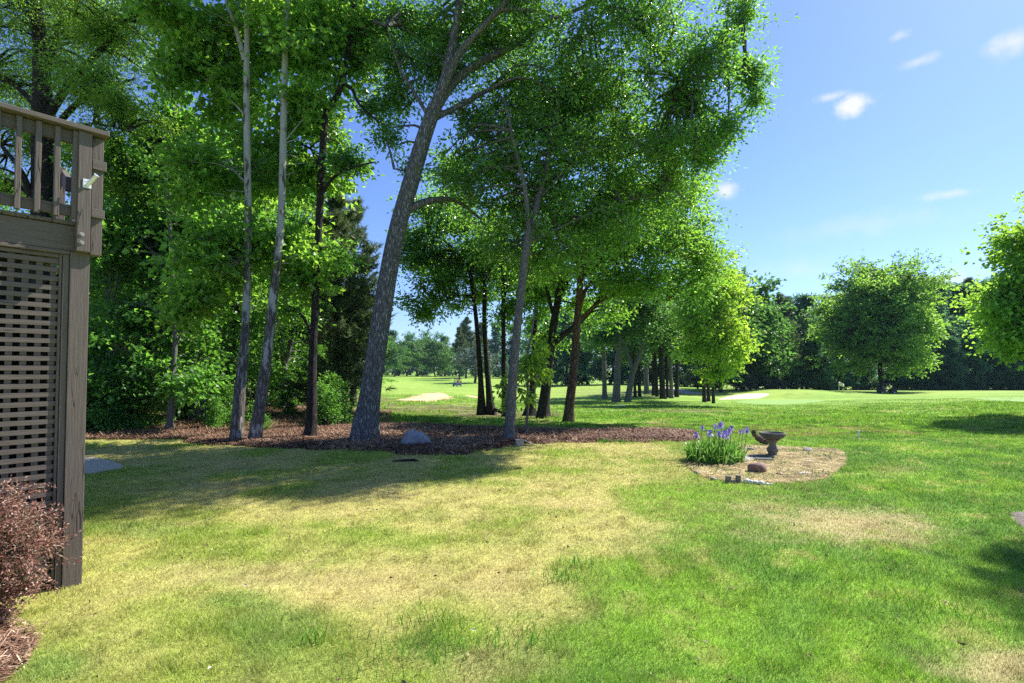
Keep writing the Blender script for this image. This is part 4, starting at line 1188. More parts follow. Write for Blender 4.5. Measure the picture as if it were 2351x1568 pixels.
# tree reaching in from the right
hero("right_edge_tree", "bright leafy tree reaching in from the right edge of the photo", 20.5,
     [[(2490, 960, 20), (2488, 850, 16), (2490, 700, 13), (2485, 560, 10), (2480, 400, 6)]], [[(2489, 780, 8), (2420, 740, 5), (2330, 720, 3), (2270, 720, 1.5)], [(2488, 660, 7), (2420, 600, 5), (2340, 570, 3)], [(2487, 700, 7), (2560, 620, 5), (2640, 600, 3)]],
     [(2360, 660, 18.5, 62, 80, 1.4, 140), (2345, 750, 18.2, 50, 46, 1.1, 80), (2380, 590, 19, 60, 80, 1.8, 120), (2440, 680, 20, 100, 130, 4, 330), (2560, 620, 20.5, 120, 130, 3.5, 240), (2480, 480, 20.5, 110, 90, 3, 150), (2345, 545, 18.6, 26, 40, .8, 26), (2370, 780, 18.5, 60, 40, 1.6, 60), (2290, 725, 18.2, 20, 14, .4, 12), (2400, 640, 23, 40, 80, 2, 90)],
     M['bark_dark'], M['syc'], 120, leaf=(18, .6, .17, .13), flare=(7, .5, 4), sides=14, br=(.05, .014))
# unseen tree added outside the frame to cast the lawn shadow at right
ev = place_proto("shadow_caster_tree", broad_proto(121, 12.0, .95, 9.9, 230, (.17, .11), 'syc', 'bark_gray', n=20, spread=.6, k=8, sides=8, br=(.03, .01)), "unseen slim tree added outside the frame to cast the shadow at the right border", "tree", (13.6, 9.7, float(gz(13.6, 9.7))), 0, 1)

# ------------------------------------------------------------------ purple shrub by the deck
M['purple'] = tint_mat("purple_leaf", [(0, (.05, .07, .02)), (.3, (.15, .065, .05)), (.6, (.32, .15, .12)), (1, (.54, .36, .26))], rough=.45, tw=.3, spec=.5)
M['twig'] = simple_mat("dry_twig", (.30, .20, .14), .8, 0, .3, 30, .2)
g = np.random.default_rng(201)
sb = np.array([-3.77, 3.62, float(gz(-3.77, 3.62))])
shr = thing("purple_shrub", "small purple-bronze leaved shrub in front of the lattice", "shrub", sb)
mw, ml = MB(), MB()
sk = []
for i in range(16):
    a = g.random() * 6.28; r = .12 + .26 * g.random()
    pth, rr = smooth_path([sb + np.array([.05 * math.cos(a), .05 * math.sin(a), -.02]), sb + np.array([r * .5 * math.cos(a), r * .5 * math.sin(a), .35]), sb + np.array([r * math.cos(a), r * math.sin(a), .7 + .15 * g.random()])], [.011, .008, .003], sub=5)
    tube(mw, pth, rr, 5); sk.append(pth[3:])
bl = [(sb + np.array([0, 0, .56]), (.40, .40, .40), 420), (sb + np.array([.12, 0, .30]), (.30, .30, .24), 150), (sb + np.array([-.12, -.05, .75]), (.28, .28, .22), 140), (sb + np.array([.2, .02, .62]), (.22, .22, .28), 120), (sb + np.array([-.3, -.1, .55]), (.3, .3, .4), 160)]
crown(mw, ml, np.concatenate(sk), bl, g, n=34, spread=.075, L=.025, Wd=.015, br=(.006, .0025), per=7, sides=4, flat=1, up=.3, shell=3)
A = sb + np.array([0, 0, .55]) + nrm(g.normal(size=(170, 3))) * np.array([.36, .36, .36]); D = nrm(A - sb - np.array([0, 0, .3]) + g.normal(size=A.shape) * .25)
prisms(mw, A, A + D * (.05 + .1 * g.random((170, 1))), .0022, .001)
mw.build("stem", M['twig'], shr, origin=sb); ml.build("foliage", M['purple'], shr, origin=sb)

# ------------------------------------------------------------------ flower bed
g = np.random.default_rng(202)
M['iris_leaf'] = tint_mat("iris_leaf", [(0, (.07, .19, .03)), (.5, (.17, .37, .05)), (1, (.36, .52, .14))], rough=.38, tw=.5)
M['iris_petal'] = tint_mat("iris_petal", [(0, (.22, .15, .46)), (.6, (.42, .33, .74)), (1, (.72, .66, .9))], rough=.6, tw=.35)
M['iris_stem'] = simple_mat("iris_stem", (.10, .2, .04), .5)
M['dry_bloom'] = simple_mat("dry_bloom", (.5, .42, .28), .8)
zi = lambda x, y: (1489.0 + x * .23335, 940.4 + y * .23335)     # close-up pixels to photo pixels
ic = G(*zi(650, 510))
iris = thing("iris_clump", "clump of sword-leaved irises with purple blooms in the flower bed", "flowers", ic)
mb = MB()
for i in range(430):
    a = g.random() * 6.283; r = math.sqrt(g.random())
    bx, by = ic[0] + math.cos(a) * r * .54, ic[1] + math.sin(a) * r * .42
    bz = float(gz(bx, by))
    h = (.46 + .16 * g.random()) * (1 - .25 * r)
    out = np.array([math.cos(a), math.sin(a), 0]) * r * .6 + g.normal(size=3) * np.array([.35, .35, 0])
    lean = .10 + .32 * r * g.random() + (.35 if r > .8 and g.random() < .4 else 0)
    n_ = 6; w = .036 * (.7 + .5 * g.random())
    fa = g.random() * 3.14; side = np.array([math.cos(fa), math.sin(fa), 0])
    V = []
    for k in range(n_ + 1):
        t = k / n_
        p = np.array([bx, by, bz - .01]) + np.array([0, 0, h * (t - lean * .9 * t ** 3)]) + out * h * lean * 1.7 * t ** 2
        ww = w * (1 - t ** 3) * .5 + .0015
        V += [p - side * ww, p + side * ww]
    F = [[2 * k, 2 * k + 1, 2 * k + 3, 2 * k + 2] for k in range(n_)]
    mb.add(V, F, float(np.clip(.45 + .25 * g.normal(), 0, 1)))
mb.build("foliage", M['iris_leaf'], iris, origin=ic)


def petals(mb, c, s, g):
    for k in range(9):
        a = k * 2 * math.pi / 3 + g.random() * .5; up = (k // 3) % 2 == 0
        d = np.array([math.cos(a), math.sin(a), 0]); sd = np.array([-d[1], d[0], 0])
        V = []
        for t, w in ((0, .15), (.35, .42), (.7, .55), (1, .3)):
            if up: p = c + d * s * (.12 + .28 * math.sin(t * 2.6)) + np.array([0, 0, s * .95 * t])
            else: p = c + d * s * (.15 + .65 * t) + np.array([0, 0, s * (.28 * math.sin(t * 2.2) - .75 * t * t)])
            q = s * w * .62; f = np.array([0, 0, s * .12 * g.random()])
            V += [p - sd * q + f, p + d * .02 * s, p + sd * q + f]
        F = []
        for r_ in range(3):
            for j in range(2):
                F.append([r_ * 3 + j, r_ * 3 + j + 1, r_ * 3 + j + 4, r_ * 3 + j + 3])
        mb.add(V, F, float(np.clip(.5 + .3 * g.normal(), 0, 1)))


for (fx, fy, s, dd) in [(470, 262, .055, -.25), (527, 188, .045, .1), (605, 243, .062, -.2), (592, 236, .05, 0), (655, 178, .05, .15), (705, 170, .058, .1), (720, 150, .045, .2), (690, 250, .055, -.25), (745, 240, .055, -.1), (765, 268, .055, -.25), (732, 262, .045, 0),
                         (790, 220, .052, 0), (815, 190, .05, .1), (780, 238, .045, .15), (900, 228, .035, .1), (928, 218, .036, .15), (967, 213, .055, .1)]:
    px, py = zi(fx, fy)
    c = P(px, py, ic[1] + dd)
    st = MB()
    foot = np.array([c[0] - .03 - .05 * g.random(), c[1], float(gz(c[0], c[1]))])
    pth, rr = smooth_path([foot, foot * .5 + c * .5 + np.array([-.01, 0, 0]), c], [.006, .005, .004], sub=4)
    tube(st, pth, rr, 6)
    so = st.build("stem", M['iris_stem'], iris, origin=ic)
    fm = MB(); petals(fm, c, s * 1.4, g)
    fm.build("flower", M['iris_petal'], so, origin=ic)
st = MB(); px, py = zi(468, 120); c = P(px, py, ic[1] - .2); foot = np.array([c[0], c[1], float(gz(c[0], c[1]))])
tube(st, [foot, foot * .5 + c * .5, c], [.004, .0035, .003], 5)
for k in range(9):
    a = c + g.normal(size=3) * .018; prisms(st, [a], [a + g.normal(size=3) * .025], .008, .004)
st.build("dry_stalk", M['dry_bloom'], iris, origin=ic)

# birdbath
M['cast'] = simple_mat("cast_concrete", (.06, .06, .06), .8, 0, .35, 14, .35, c2=(.14, .135, .125))
M['cast_warm'] = simple_mat("cast_concrete_warm", (.13, .115, .10), .85, 0, .35, 14, .35, c2=(.25, .215, .18))
bc = G(1774, 1047)
bb = thing("birdbath", "grey concrete birdbath with a bowl on a baluster pedestal", "birdbath", bc)


def lathe(prof, n=40, g=None):
    mb = MB(); a = np.arange(n) / n * 2 * np.pi
    V = np.concatenate([np.stack([r * np.cos(a), r * np.sin(a), np.full(n, z)], 1) for r, z in prof])
    j = np.arange(n); jn = (j + 1) % n
    for i in range(len(prof) - 1):
        mb.add(np.zeros((0, 3)), np.zeros((0, 4), int)) if False else None
    F = np.concatenate([np.stack([i * n + j, i * n + jn, (i + 1) * n + jn, (i + 1) * n + j], 1) for i in range(len(prof) - 1)])
    mb.add(V, F)
    return mb


hb = (1047 - 992) / F_ * bc[1]
k = hb / .50
ped = lathe([(.005, -.02), (.15, -.02), (.15, .012), (.145, .022), (.10, .03), (.085, .05), (.088, .07), (.105, .10), (.112, .135), (.105, .165), (.078, .20), (.068, .235), (.07, .27), (.088, .30), (.13, .335), (.15, .35), (.005, .352)], 36)
bowl = lathe([(.005, .350), (.13, .350), (.18, .372), (.22, .405), (.232, .43), (.236, .437), (.248, .44), (.252, .452), (.252, .478), (.246, .488), (.234, .488), (.226, .476), (.2, .45), (.12, .43), (.004, .425)], 48)
o = ped.build("pedestal", M['cast_warm'], bb, smooth=True); o.scale = (k, k, k)
o = bowl.build("bowl", M['cast'], bb, smooth=True); o.scale = (k, k, k)
wm, nt, b, N, L = newmat("water"); b.inputs["Base Color"].default_value = (.02, .025, .03, 1); b.inputs["Roughness"].default_value = .05
mb = MB(); a = np.arange(40) / 40 * 6.28318
mb.add(np.concatenate([np.stack([.215 * np.cos(a), .215 * np.sin(a), np.full(40, .466)], 1), [[0, 0, .466]]]), np.stack([np.arange(40), (np.arange(40) + 1) % 40, np.full(40, 40)], 1))
o = mb.build("water", wm, bb); o.scale = (k, k, k)


def rock(name, label, cat, c, r, mat, seed, group=None, rough=.22, sub=3, sink=.25, sharp=False, rz=0):
    bm = bmesh.new(); bmesh.ops.create_icosphere(bm, subdivisions=sub, radius=1)
    g = np.random.default_rng(seed)
    dirs = nrm(g.normal(size=(9, 3))); offs = .62 + .3 * g.random(9)
    for v in bm.verts:
        p = np.array(v.co)
        for d, o in zip(dirs, offs):      # chipped facets
            q = p.dot(d)
            if q > o: p = p - d * (q - o) * .85
        p = p * (1 + rough * .35 * (fbm(np.array([p[0] * 2 + seed]), np.array([p[1] * 2 + p[2] * 3]), 1.3, 3)[0] - .5))
        v.co = p * np.array(r)
    me = bpy.data.meshes.new(name); bm.to_mesh(me); bm.free()
    me.polygons.foreach_set("use_smooth", np.full(len(me.polygons), not sharp, bool))
    me.materials.append(mat)
    o = bpy.data.objects.new(name, me); COL.objects.link(o)
    o.location = (float(c[0]), float(c[1]), float(c[2] + r[2] * (1 - sink) * .75)); o.rotation_euler = (0, 0, rz)
    return tag(o, label, cat, group)


M['redrock'] = simple_mat("red_rock", (.17, .085, .06), .85, 0, .3, 9, .5, c2=(.36, .23, .18))
M['greyrock'] = simple_mat("grey_rock", (.20, .18, .16), .85, 0, .3, 12, .5, c2=(.40, .36, .31))
M['whiterock'] = simple_mat("white_rock", (.55, .52, .47), .8, 0, .2, 16, .3, c2=(.75, .72, .66))
rock("red_rock", "rust red boulder on the flower bed in front of the birdbath", "rock", G(*zi(1105, 635)) + np.array([0, .12, 0]), (.185, .14, .13), M['redrock'], 3, sink=.3, rz=.3)
rock("grey_rock", "grey rock on the bed just right of the irises", "rock", G(*zi(1005, 405)), (.09, .08, .055), M['greyrock'], 4)
rock("grey_rock", "small dark grey rock touching the right side of the irises", "rock", G(*zi(940, 400)), (.04, .05, .045), M['greyrock'], 14)
rock("grey_rock", "grey brown rock on the far edge of the bed right of the birdbath", "rock", G(*zi(1560, 415)), (.13, .09, .065), M['greyrock'], 5, rz=.5)
rock("flat_stone", "pale flat stone lying on the bed right of the birdbath", "stone", G(*zi(1580, 512)), (.15, .07, .02), M['whiterock'], 6, rz=-.25)
rock("flat_stone", "pale flat stone near the front right of the bed", "stone", G(*zi(1530, 632)), (.15, .08, .022), M['whiterock'], 7, rz=.2)
rock("clod", "brown clod of earth right of the red boulder", "rock", G(*zi(1285, 652)), (.07, .05, .04), M['redrock'], 8)
rock("clod", "tiny brown clod farthest right in front of the flat stones", "rock", G(*zi(1440, 595)), (.035, .03, .02), M['redrock'], 9)
rock("grey_rock", "small grey rock on the bed left of the two log stumps", "rock", G(*zi(470, 628)), (.05, .04, .028), M['greyrock'], 10)
rock("grey_rock", "speckled grey rock at the left end of the edging by the log stumps", "rock", G(*zi(640, 695)), (.06, .05, .035), M['greyrock'], 11)
GS = "white stones edging the flower bed"
for i, (x, y, s) in enumerate([(965, 722, .062), (1003, 728, .05), (1052, 730, .052), (1105, 738, .055), (930, 722, .035), (1170, 740, .03), (1205, 742, .028)]):
    rock("white_stone", "white rounded stone edging the front of the flower bed", "stone", G(*zi(x, y)), (s, s * .8, s * .75), M['whiterock'], 20 + i, GS)
# slate slab and dark shadow slab beside the birdbath
M['slate'] = simple_mat("slate", (.33, .34, .36), .7, 0, .15, 10, .2)


def slab(name, label, cat, pts, h, mat):
    p = [G(*q) for q in pts]; c = np.mean(p, 0)
    mb = MB(); n = len(p)
    V = [q + np.array([0, 0, h]) - c for q in p] + [q - np.array([0, 0, .03]) - c for q in p]
    bm = bmesh.new(); vs = [bm.verts.new(v) for v in V]
    bm.faces.new(vs[:n])
    for i in range(n): bm.faces.new([vs[i], vs[n + i], vs[n + (i + 1) % n], vs[(i + 1) % n]])
    bmesh.ops.recalc_face_normals(bm, faces=bm.faces)
    me = bpy.data.meshes.new(name); bm.to_mesh(me); bm.free(); me.materials.append(mat)
    o = bpy.data.objects.new(name, me); COL.objects.link(o); o.location = tuple(float(v) for v in c)
    bevel(o, .006)
    return tag(o, label, cat)


slab("stone_slab", "pale grey slate slab between the irises and the birdbath", "slab", [zi(945, 462), zi(1075, 455), zi(1060, 485), zi(1000, 516), zi(940, 508)], .03, M['slate'])
slab("shadow_slab", "dark grey flat stone lying in front of the birdbath foot", "slab", [zi(1075, 470), zi(1130, 462), zi(1200, 490), zi(1235, 515), zi(1120, 512), zi(1040, 508)], .05, simple_mat("shadow_slate", (.05, .05, .055), .8, 0, .3, 12, .3))  # the birdbath's cast shadow is put into this slab's dark colour
pad = slab("concrete_pad", None, None, [(100, 1052), (215, 1053), (250, 1060), (276, 1069), (286, 1074), (276, 1079), (240, 1085), (200, 1090), (100, 1100)], .035, M['concrete'])
tag(pad, kind="structure")
# log stumps
M['oldwood'] = simple_mat("old_wood", (.13, .10, .075), .9, 0, .4, 26, .6, c2=(.3, .25, .2))
for (x, y, w, h, lb) in [(783, 724, .045, .115, "left upright log stump on the front edge of the flower bed"), (884, 722, .042, .125, "right upright log stump next to the white stones"), (832, 724, .05, .05, "low broken log lying between the two upright stumps")]:
    c = G(*zi(x, y)); mb = MB()
    tube(mb, [(0, 0, -.04), (.0, 0, h * .5), (.004, 0, h)], [w * 1.05, w, w * .97], 14, wob=.09)
    o = mb.build("log_stump", M['oldwood']); o.location = tuple(float(v) for v in c); tag(o, lb, "stump")
# gnarled driftwood root
c = G(*zi(1105, 350)) + np.array([0, .05, 0])
M['driftwood'] = simple_mat("driftwood", (.05, .032, .022), .9, 0, .5, 14, .9, c2=(.16, .11, .08))
s = .0021
bm = bmesh.new()
pts = [(30, 40, .105), (75, 36, .09), (0, 62, .105), (-35, 95, .075), (-52, 128, .05), (-66, 150, .035), (-62, 172, .018), (-84, 138, .016), (-48, 168, .014), (-85, 122, .02), (62, 60, .06)]
edges = [(0, 1), (0, 2), (2, 3), (3, 4), (4, 5), (5, 6), (5, 7), (5, 8), (4, 9), (0, 10)]
vs = [bm.verts.new((x * s * 1.15, random.uniform(-.03, .03), z * s)) for x, z, r in pts]
for a, b_ in edges: bm.edges.new((vs[a], vs[b_]))
me = bpy.data.meshes.new("driftwood_root"); bm.to_mesh(me); bm.free()
o = bpy.data.objects.new("driftwood_root", me); COL.objects.link(o); o.location = tuple(float(v) for v in c); me.materials.append(M['driftwood'])
md = o.modifiers.new("skin", 'SKIN')
for i, v in enumerate(me.skin_vertices[0].data): v.radius = (pts[i][2], pts[i][2] * .8); v.use_root = i == 0
o.modifiers.new("sub", 'SUBSURF').render_levels = 3
dt = bpy.data.textures.new("gnarl", 'CLOUDS'); dt.noise_scale = .05
dm = o.modifiers.new("gnarl", 'DISPLACE'); dm.texture = dt; dm.strength = .05; dm.texture_coords = 'LOCAL'
tag(o, "gnarled dark driftwood root with a raised neck behind the birdbath", "driftwood")

# twigs and clods strewn on the bed
mb = MB(); g = np.random.default_rng(205)
lo, hi = bed_poly.min(0), bed_poly.max(0)
q = lo + (hi - lo) * g.random((26000, 2)); q = q[poly_sd(bed_poly, q[:, 0], q[:, 1]) > .02]
A = np.stack([q[:, 0], q[:, 1], gz(q[:, 0], q[:, 1]) + .026 + .014 * g.random(len(q))], 1)
th = g.random(len(q)) * 6.28; ln = .03 + .08 * g.random(len(q)) ** 2
D = np.stack([np.cos(th), np.sin(th), g.normal(size=len(q)) * .14], 1)


def strips(mb, A, D, ln, w, tint):
    S = nrm(np.stack([-D[:, 1], D[:, 0], np.zeros(len(D))], 1)) * (w * .5)
    E = D * np.asarray(ln)[:, None]
    V = np.stack([A - E * .5 - S, A - E * .5 + S, A + E * .5 + S, A + E * .5 - S], 1)
    mb.add(V.reshape(-1, 3), np.arange(len(A) * 4).reshape(-1, 4), np.repeat(tint, 4))


lump = fbm(q[:, 0] + 5, q[:, 1], 4.5, 3)
strips(mb, A, D, ln, .007, np.clip(g.random(len(q)) * .9 + (lump - .5) * 1.6, 0, 1))
tag(mb.build("bed_straw", M['bedstraw']), kind="stuff")
# pine straw and bark over the mulch, more thinly over the woodland floor
mb = MB()
lo, hi = mulch_poly.min(0), mulch_poly.max(0)
q = lo + (hi - lo) * g.random((190000, 2)); sd = poly_sd(mulch_poly, q[:, 0], q[:, 1]) + (fbm(q[:, 0], q[:, 1], 2.5, 3) - .5) * .5
q = q[sd > -.12]
A = np.stack([q[:, 0], q[:, 1], gz(q[:, 0], q[:, 1]) + .02 + .075 * g.random(len(q)) * sstep(-.1, .3, sd[sd > -.12])], 1)
th = g.random(len(q)) * 6.28; ln = .06 + .13 * g.random(len(q))
D = np.stack([np.cos(th), np.sin(th), g.normal(size=len(q)) * .3], 1)
strips(mb, A, D, ln, .015, np.clip(g.beta(1.1, 1.6, len(q)) + (fbm(q[:, 0], q[:, 1], .8, 3) - .5) * .6, 0, 1))
u_ = g.uniform(190, 900, 60000); Y_ = np.exp(g.uniform(np.log(13.3), np.log(26), 60000)); X_ = (u_ - W_ / 2) / F_ * Y_
ok = poly_sd(mulch_poly, X_, Y_) < -.1; X_, Y_ = X_[ok], Y_[ok]
A = np.stack([X_, Y_, gz(X_, Y_) + .015 + .05 * g.random(len(X_))], 1)
th = g.random(len(X_)) * 6.28; D = np.stack([np.cos(th), np.sin(th), g.normal(size=len(X_)) * .35], 1)
strips(mb, A, D, .10 + .2 * g.random(len(X_)), .014, np.clip(g.beta(1.6, 2.4, len(X_)), 0, 1))
lo, hi = corner_poly.min(0), corner_poly.max(0)
q = lo + (hi - lo) * g.random((5000, 2)); q = q[poly_sd(corner_poly, q[:, 0], q[:, 1]) > -.02]
A = np.stack([q[:, 0], q[:, 1], gz(q[:, 0], q[:, 1]) + .025 + .03 * g.random(len(q))], 1)
th = g.random(len(q)) * 6.28; D = np.stack([np.cos(th), np.sin(th), g.normal(size=len(q)) * .3], 1)
strips(mb, A, D, .02 + .07 * g.random(len(q)), .006, g.random(len(q)))
tag(mb.build("pine_straw", M['dry']), kind="stuff")

# ------------------------------------------------------------------ small things on and near the mulch
# cloth-like cover
c = G(948, 1027) + np.array([0, .24, 0])
mb = MB(); nu, nv_ = 72, 26
V = []
for j in range(nv_ + 1):
    t = j / nv_ * math.pi / 2
    for i in range(nu):
        a = i / nu * 2 * math.pi
        fold = .10 * math.sin(3 * a + 1.2 + 1.5 * t) * math.cos(t) ** .5 + .05 * math.sin(7 * a + 2 * math.sin(4 * t)) + .028 * math.sin(13 * a - 4 * t + 1.5 * math.sin(3 * a)) + .05 * math.sin(5 * t + 2 * a)
        r = (math.cos(t) ** .55) * (1 + 1.45 * fold)
        V.append((.30 * r * math.cos(a), .25 * r * math.sin(a), .335 * math.sin(t) ** .9 * (1 + .09 * math.cos(a + 2.4) + .05 * math.sin(5 * a))))
idx = []
for j in range(nv_):
    for i in range(nu): idx.append([j * nu + i, j * nu + (i + 1) % nu, (j + 1) * nu + (i + 1) % nu, (j + 1) * nu + i])
mb.add(V, idx)
M['cloth'] = simple_mat("grey_cloth", (.24, .25, .28), .8, 0, .15, 20, .25)
o = mb.build("cloth_cover", M['cloth'], smooth=True); o.location = tuple(float(v) for v in c + np.array([0, 0, .01])); tag(o, "crumpled blue-grey cloth cover hunched on the mulch right of the leaning oak", "cover")
# wooden block with a plank
c = G(1194, 1023)
M['palewood'] = simple_mat("pale_wood", (.36, .31, .25), .85, 0, .2, 18, .3)
t = thing("wooden_block", "weathered wooden block with a leaning board at the foot of the slender grey trunk", "block", c, .25)


def lbox(name, x0, x1, y0, y1, z0, z1, mat, parent, rot=(0, 0, 0), loc=(0, 0, 0), bev=.004):
    V = np.array([(x, y, z) for x in (x0, x1) for y in (y0, y1) for z in (z0, z1)])
    mb = MB(); mb.add(V, BOXF); o = mb.build(name, mat, parent)
    bm = bmesh.new(); bm.from_mesh(o.data); bmesh.ops.recalc_face_normals(bm, faces=bm.faces); bm.to_mesh(o.data); bm.free()
    o.rotation_euler = rot; o.location = loc
    if bev: bevel(o, bev)
    return o


lbox("body", -.10, .075, -.08, .08, -.02, .13, M['palewood'], t); lbox("lid", -.105, .08, -.085, .085, .132, .145, M['palewood'], t)
lbox("board", 0, .30, -.06, .06, 0, .02, M['palewood'], t, (0, .48, -.1), (.078, 0, .125))
# survey stakes and rod
M['paint_red'] = simple_mat("red_paint", (.45, .10, .12), .6, 0, .2, 20, 0); M['paint_white'] = simple_mat("white_paint", (.7, .72, .7), .6, 0, .1, 20, 0)
M['iron'] = simple_mat("dull_iron", (.12, .12, .12), .6, .3, .2, 30, 0)


def stake(name, label, x, y0, y1, wpx, mat):
    c = G(x, y0); h = (y0 - y1) / F_ * c[1]; w = wpx / F_ * c[1] * .5
    mb = MB(); tube(mb, [(0, 0, -.05), (0, 0, h * .5), (w * .3, 0, h * .93), (w * .3, 0, h)], [w, w, w, w * .5], 8)
    o = mb.build(name, mat); o.location = tuple(float(v) for v in c); return tag(o, label, "stake" if name != "thin_rod" else "rod")


stake("survey_stake", "short red stake standing at the back of the mulch", 996, 991, 977, 3.2, M['paint_red'])
stake("survey_stake", "short white stake at the back of the mulch, left of the red one", 976.5, 990, 980, 2.6, M['paint_white'])
stake("survey_stake", "thin pale stake on the grass left of the leaning oak's trunk", 778, 972, 958, 2, M['paint_white'])
stake("thin_rod", "thin upright metal rod on the mulch left of the slender grey trunk", 1116, 1024, 962, 1.4, M['iron'])
stake("boundary_stake", "lone white-topped boundary stake in the lawn right of the birdbath", 1971, 1006, 988, 4.2, M['paint_white'])
# bark strip on lawn
for (x, y, l, r, lb) in [(932, 1060, .26, .03, "dark strip of bark lying on the shaded lawn below the cloth cover"), (1190, 1077, .07, .014, "small dark twig on the sunlit lawn near the tip of the tree shade"), (1450, 983, .2, .03, "dark chunk of wood lying on the mulch strip left of the irises")]:
    c = G(x, y); mb = MB(); th = random.uniform(-.3, .3)
    tube(mb, [(-l * math.cos(th), -l * math.sin(th), r * .4), (0, .01, r * .8), (l * .6, .02, r), (l * math.cos(th), l * math.sin(th), r * .3)], [r * .5, r, r, r * .3], 8, wob=.2)
    o = mb.build("fallen_bark", M['bark_dark'], smooth=True); o.location = tuple(float(v) for v in c); tag(o, lb, "bark")
# small drain lip and coiled rope seen on the fairway
c = G(1424, 933); mb = MB(); a = np.linspace(-.2, 3.3, 12)
tube(mb, np.stack([.42 * np.cos(a), .22 * np.sin(a), np.full(12, .03)], 1), np.full(12, .03), 6)
o = mb.build("white_hose", M['paint_white'], smooth=True); o.location = tuple(float(v) for v in c); tag(o, "short curved white hose lying on the mown grass right of the brown trunk", "hose")

# ------------------------------------------------------------------ golf carts, person, flag
M['cart_blue'] = simple_mat("cart_paint", (.06, .10, .22), .25, .2, .1, 5, 0); M['black'] = simple_mat("black_plastic", (.015, .015, .017), .5, 0, .1, 20, 0)
M['seat'] = simple_mat("seat_vinyl", (.32, .30, .27), .5, 0, .1, 20, 0); M['chrome'] = simple_mat("light_lens", (.75, .76, .75), .15, .3, .05, 20, 0)
M['cart_black'] = simple_mat("dark_cart_paint", (.02, .022, .026), .3, .2, .1, 5, 0)


gm2, nt, b, N, L = newmat("tinted_glass")
b.inputs["Base Color"].default_value = (.10, .13, .16, 1); b.inputs["Roughness"].default_value = .05; b.inputs["Alpha"].default_value = .45
M['glass'] = gm2


def golf_cart(label, loc, rz, paint):
    t = thing("golf_cart", label, "golf cart", loc, rz)
    # x forward, y side
    prof = [(-1.15, .35), (-1.15, .72), (-.75, .80), (-.35, .78), (-.30, .42), (.35, .40), (.55, .85), (.80, .84), (1.15, .66), (1.18, .34), (.9, .28), (-.9, .28)]
    bm = bmesh.new(); n = len(prof)
    L_ = [bm.verts.new((x, -.56, z)) for x, z in prof]; R_ = [bm.verts.new((x, .56, z)) for x, z in prof]
    for i in range(n): bm.faces.new([L_[i], L_[(i + 1) % n], R_[(i + 1) % n], R_[i]])
    bm.faces.new(L_[::-1]); bm.faces.new(R_); bmesh.ops.recalc_face_normals(bm, faces=bm.faces)
    me = bpy.data.meshes.new("body"); bm.to_mesh(me); bm.free(); me.materials.append(paint)
    o = bpy.data.objects.new("body", me); COL.objects.link(o); o.parent = t; bevel(o, .06)
    r = lbox("roof", -.95, .66, -.60, .60, 1.78, 1.92, M["cart_black"], t, bev=.05)
    for sx, x0, x1 in ((-1, -.85, -.9), (1, .5, .78)):
        for sy in (-1, 1):
            mb = MB(); tube(mb, [(x1, sy * .5, .75), (x0, sy * .52, 1.80)], [.04, .04], 6); mb.build("roof_post", M['black'], t)
    lbox("seat", -.55, -.05, -.5, .5, .76, .90, M['seat'], t, bev=.04); lbox("backrest", -.70, -.58, -.5, .5, .92, 1.32, M['seat'], t, bev=.04)
    mb = MB(); mb.add(np.array([(.76, -.46, .84), (.76, .46, .84), (.54, .48, 1.74), (.54, -.48, 1.74)]), [[0, 1, 2, 3]]); mb.build("windshield", M['glass'], t)
    lbox("bag_rack", -1.2, -.8, -.42, .42, .82, 1.35, M['black'], t, bev=.08)
    lbox("bumper", 1.16, 1.24, -.5, .5, .3, .42, M['black'], t, bev=.02)
    for sy in (-.38, .38): lbox("headlight", 1.10, 1.165, sy - .09, sy + .09, .54, .62, M['chrome'], t, bev=.01)
    for x in (-.8, .8):
        for y in (-.5, .5):
            w = MB(); a = np.arange(20) / 20 * 6.28318
            pr = [(.10, -.09), (.2, -.1), (.225, -.07), (.225, .07), (.2, .1), (.10, .09)]
            V = np.concatenate([np.stack([x + rr * np.cos(a), np.full(20, y + yy), .225 + rr * np.sin(a)], 1) for rr, yy in pr]); j = np.arange(20)
            w.add(V, np.concatenate([np.stack([i * 20 + j, i * 20 + (j + 1) % 20, (i + 1) * 20 + (j + 1) % 20, (i + 1) * 20 + j], 1) for i in range(5)]))
            wo = w.build("wheel", M['black'], t, smooth=True)
            h = MB(); yy = y + (.085 if y > 0 else -.085)
            h.add(np.concatenate([np.stack([x + .12 * np.cos(a), np.full(20, yy), .225 + .12 * np.sin(a)], 1), [[x, yy + (.02 if y > 0 else -.02), .225]]]), np.stack([j, (j + 1) % 20, np.full(20, 20)], 1))
            h.build("rim", M['chrome'], wo)
    mb = MB(); a = np.arange(17) / 16 * 6.28318
    tube(mb, np.stack([.36 - .06 * np.sin(a), .22 + .17 * np.cos(a), 1.03 + .15 * np.sin(a)], 1), np.full(17, .016), 5, cap=False)
    tube(mb, [(.55, .22, .85), (.36, .22, 1.03)], [.02, .02], 6); mb.build("steering_wheel", M['black'], t)
    return t


cpos = at_ground(1050, 118)
gc = golf_cart("dark blue golf cart driving towards the camera on the far fairway with a driver", cpos, R(-118), M['cart_blue'])
gc.scale = (.98, .98, .98)
c2 = at_ground(2034, 77); c2[2] -= .05
gc2 = golf_cart("black golf cart parked side-on under the large round tree", c2, R(-12), M['cart_black'])
gc2.scale = (1, 1, .8)
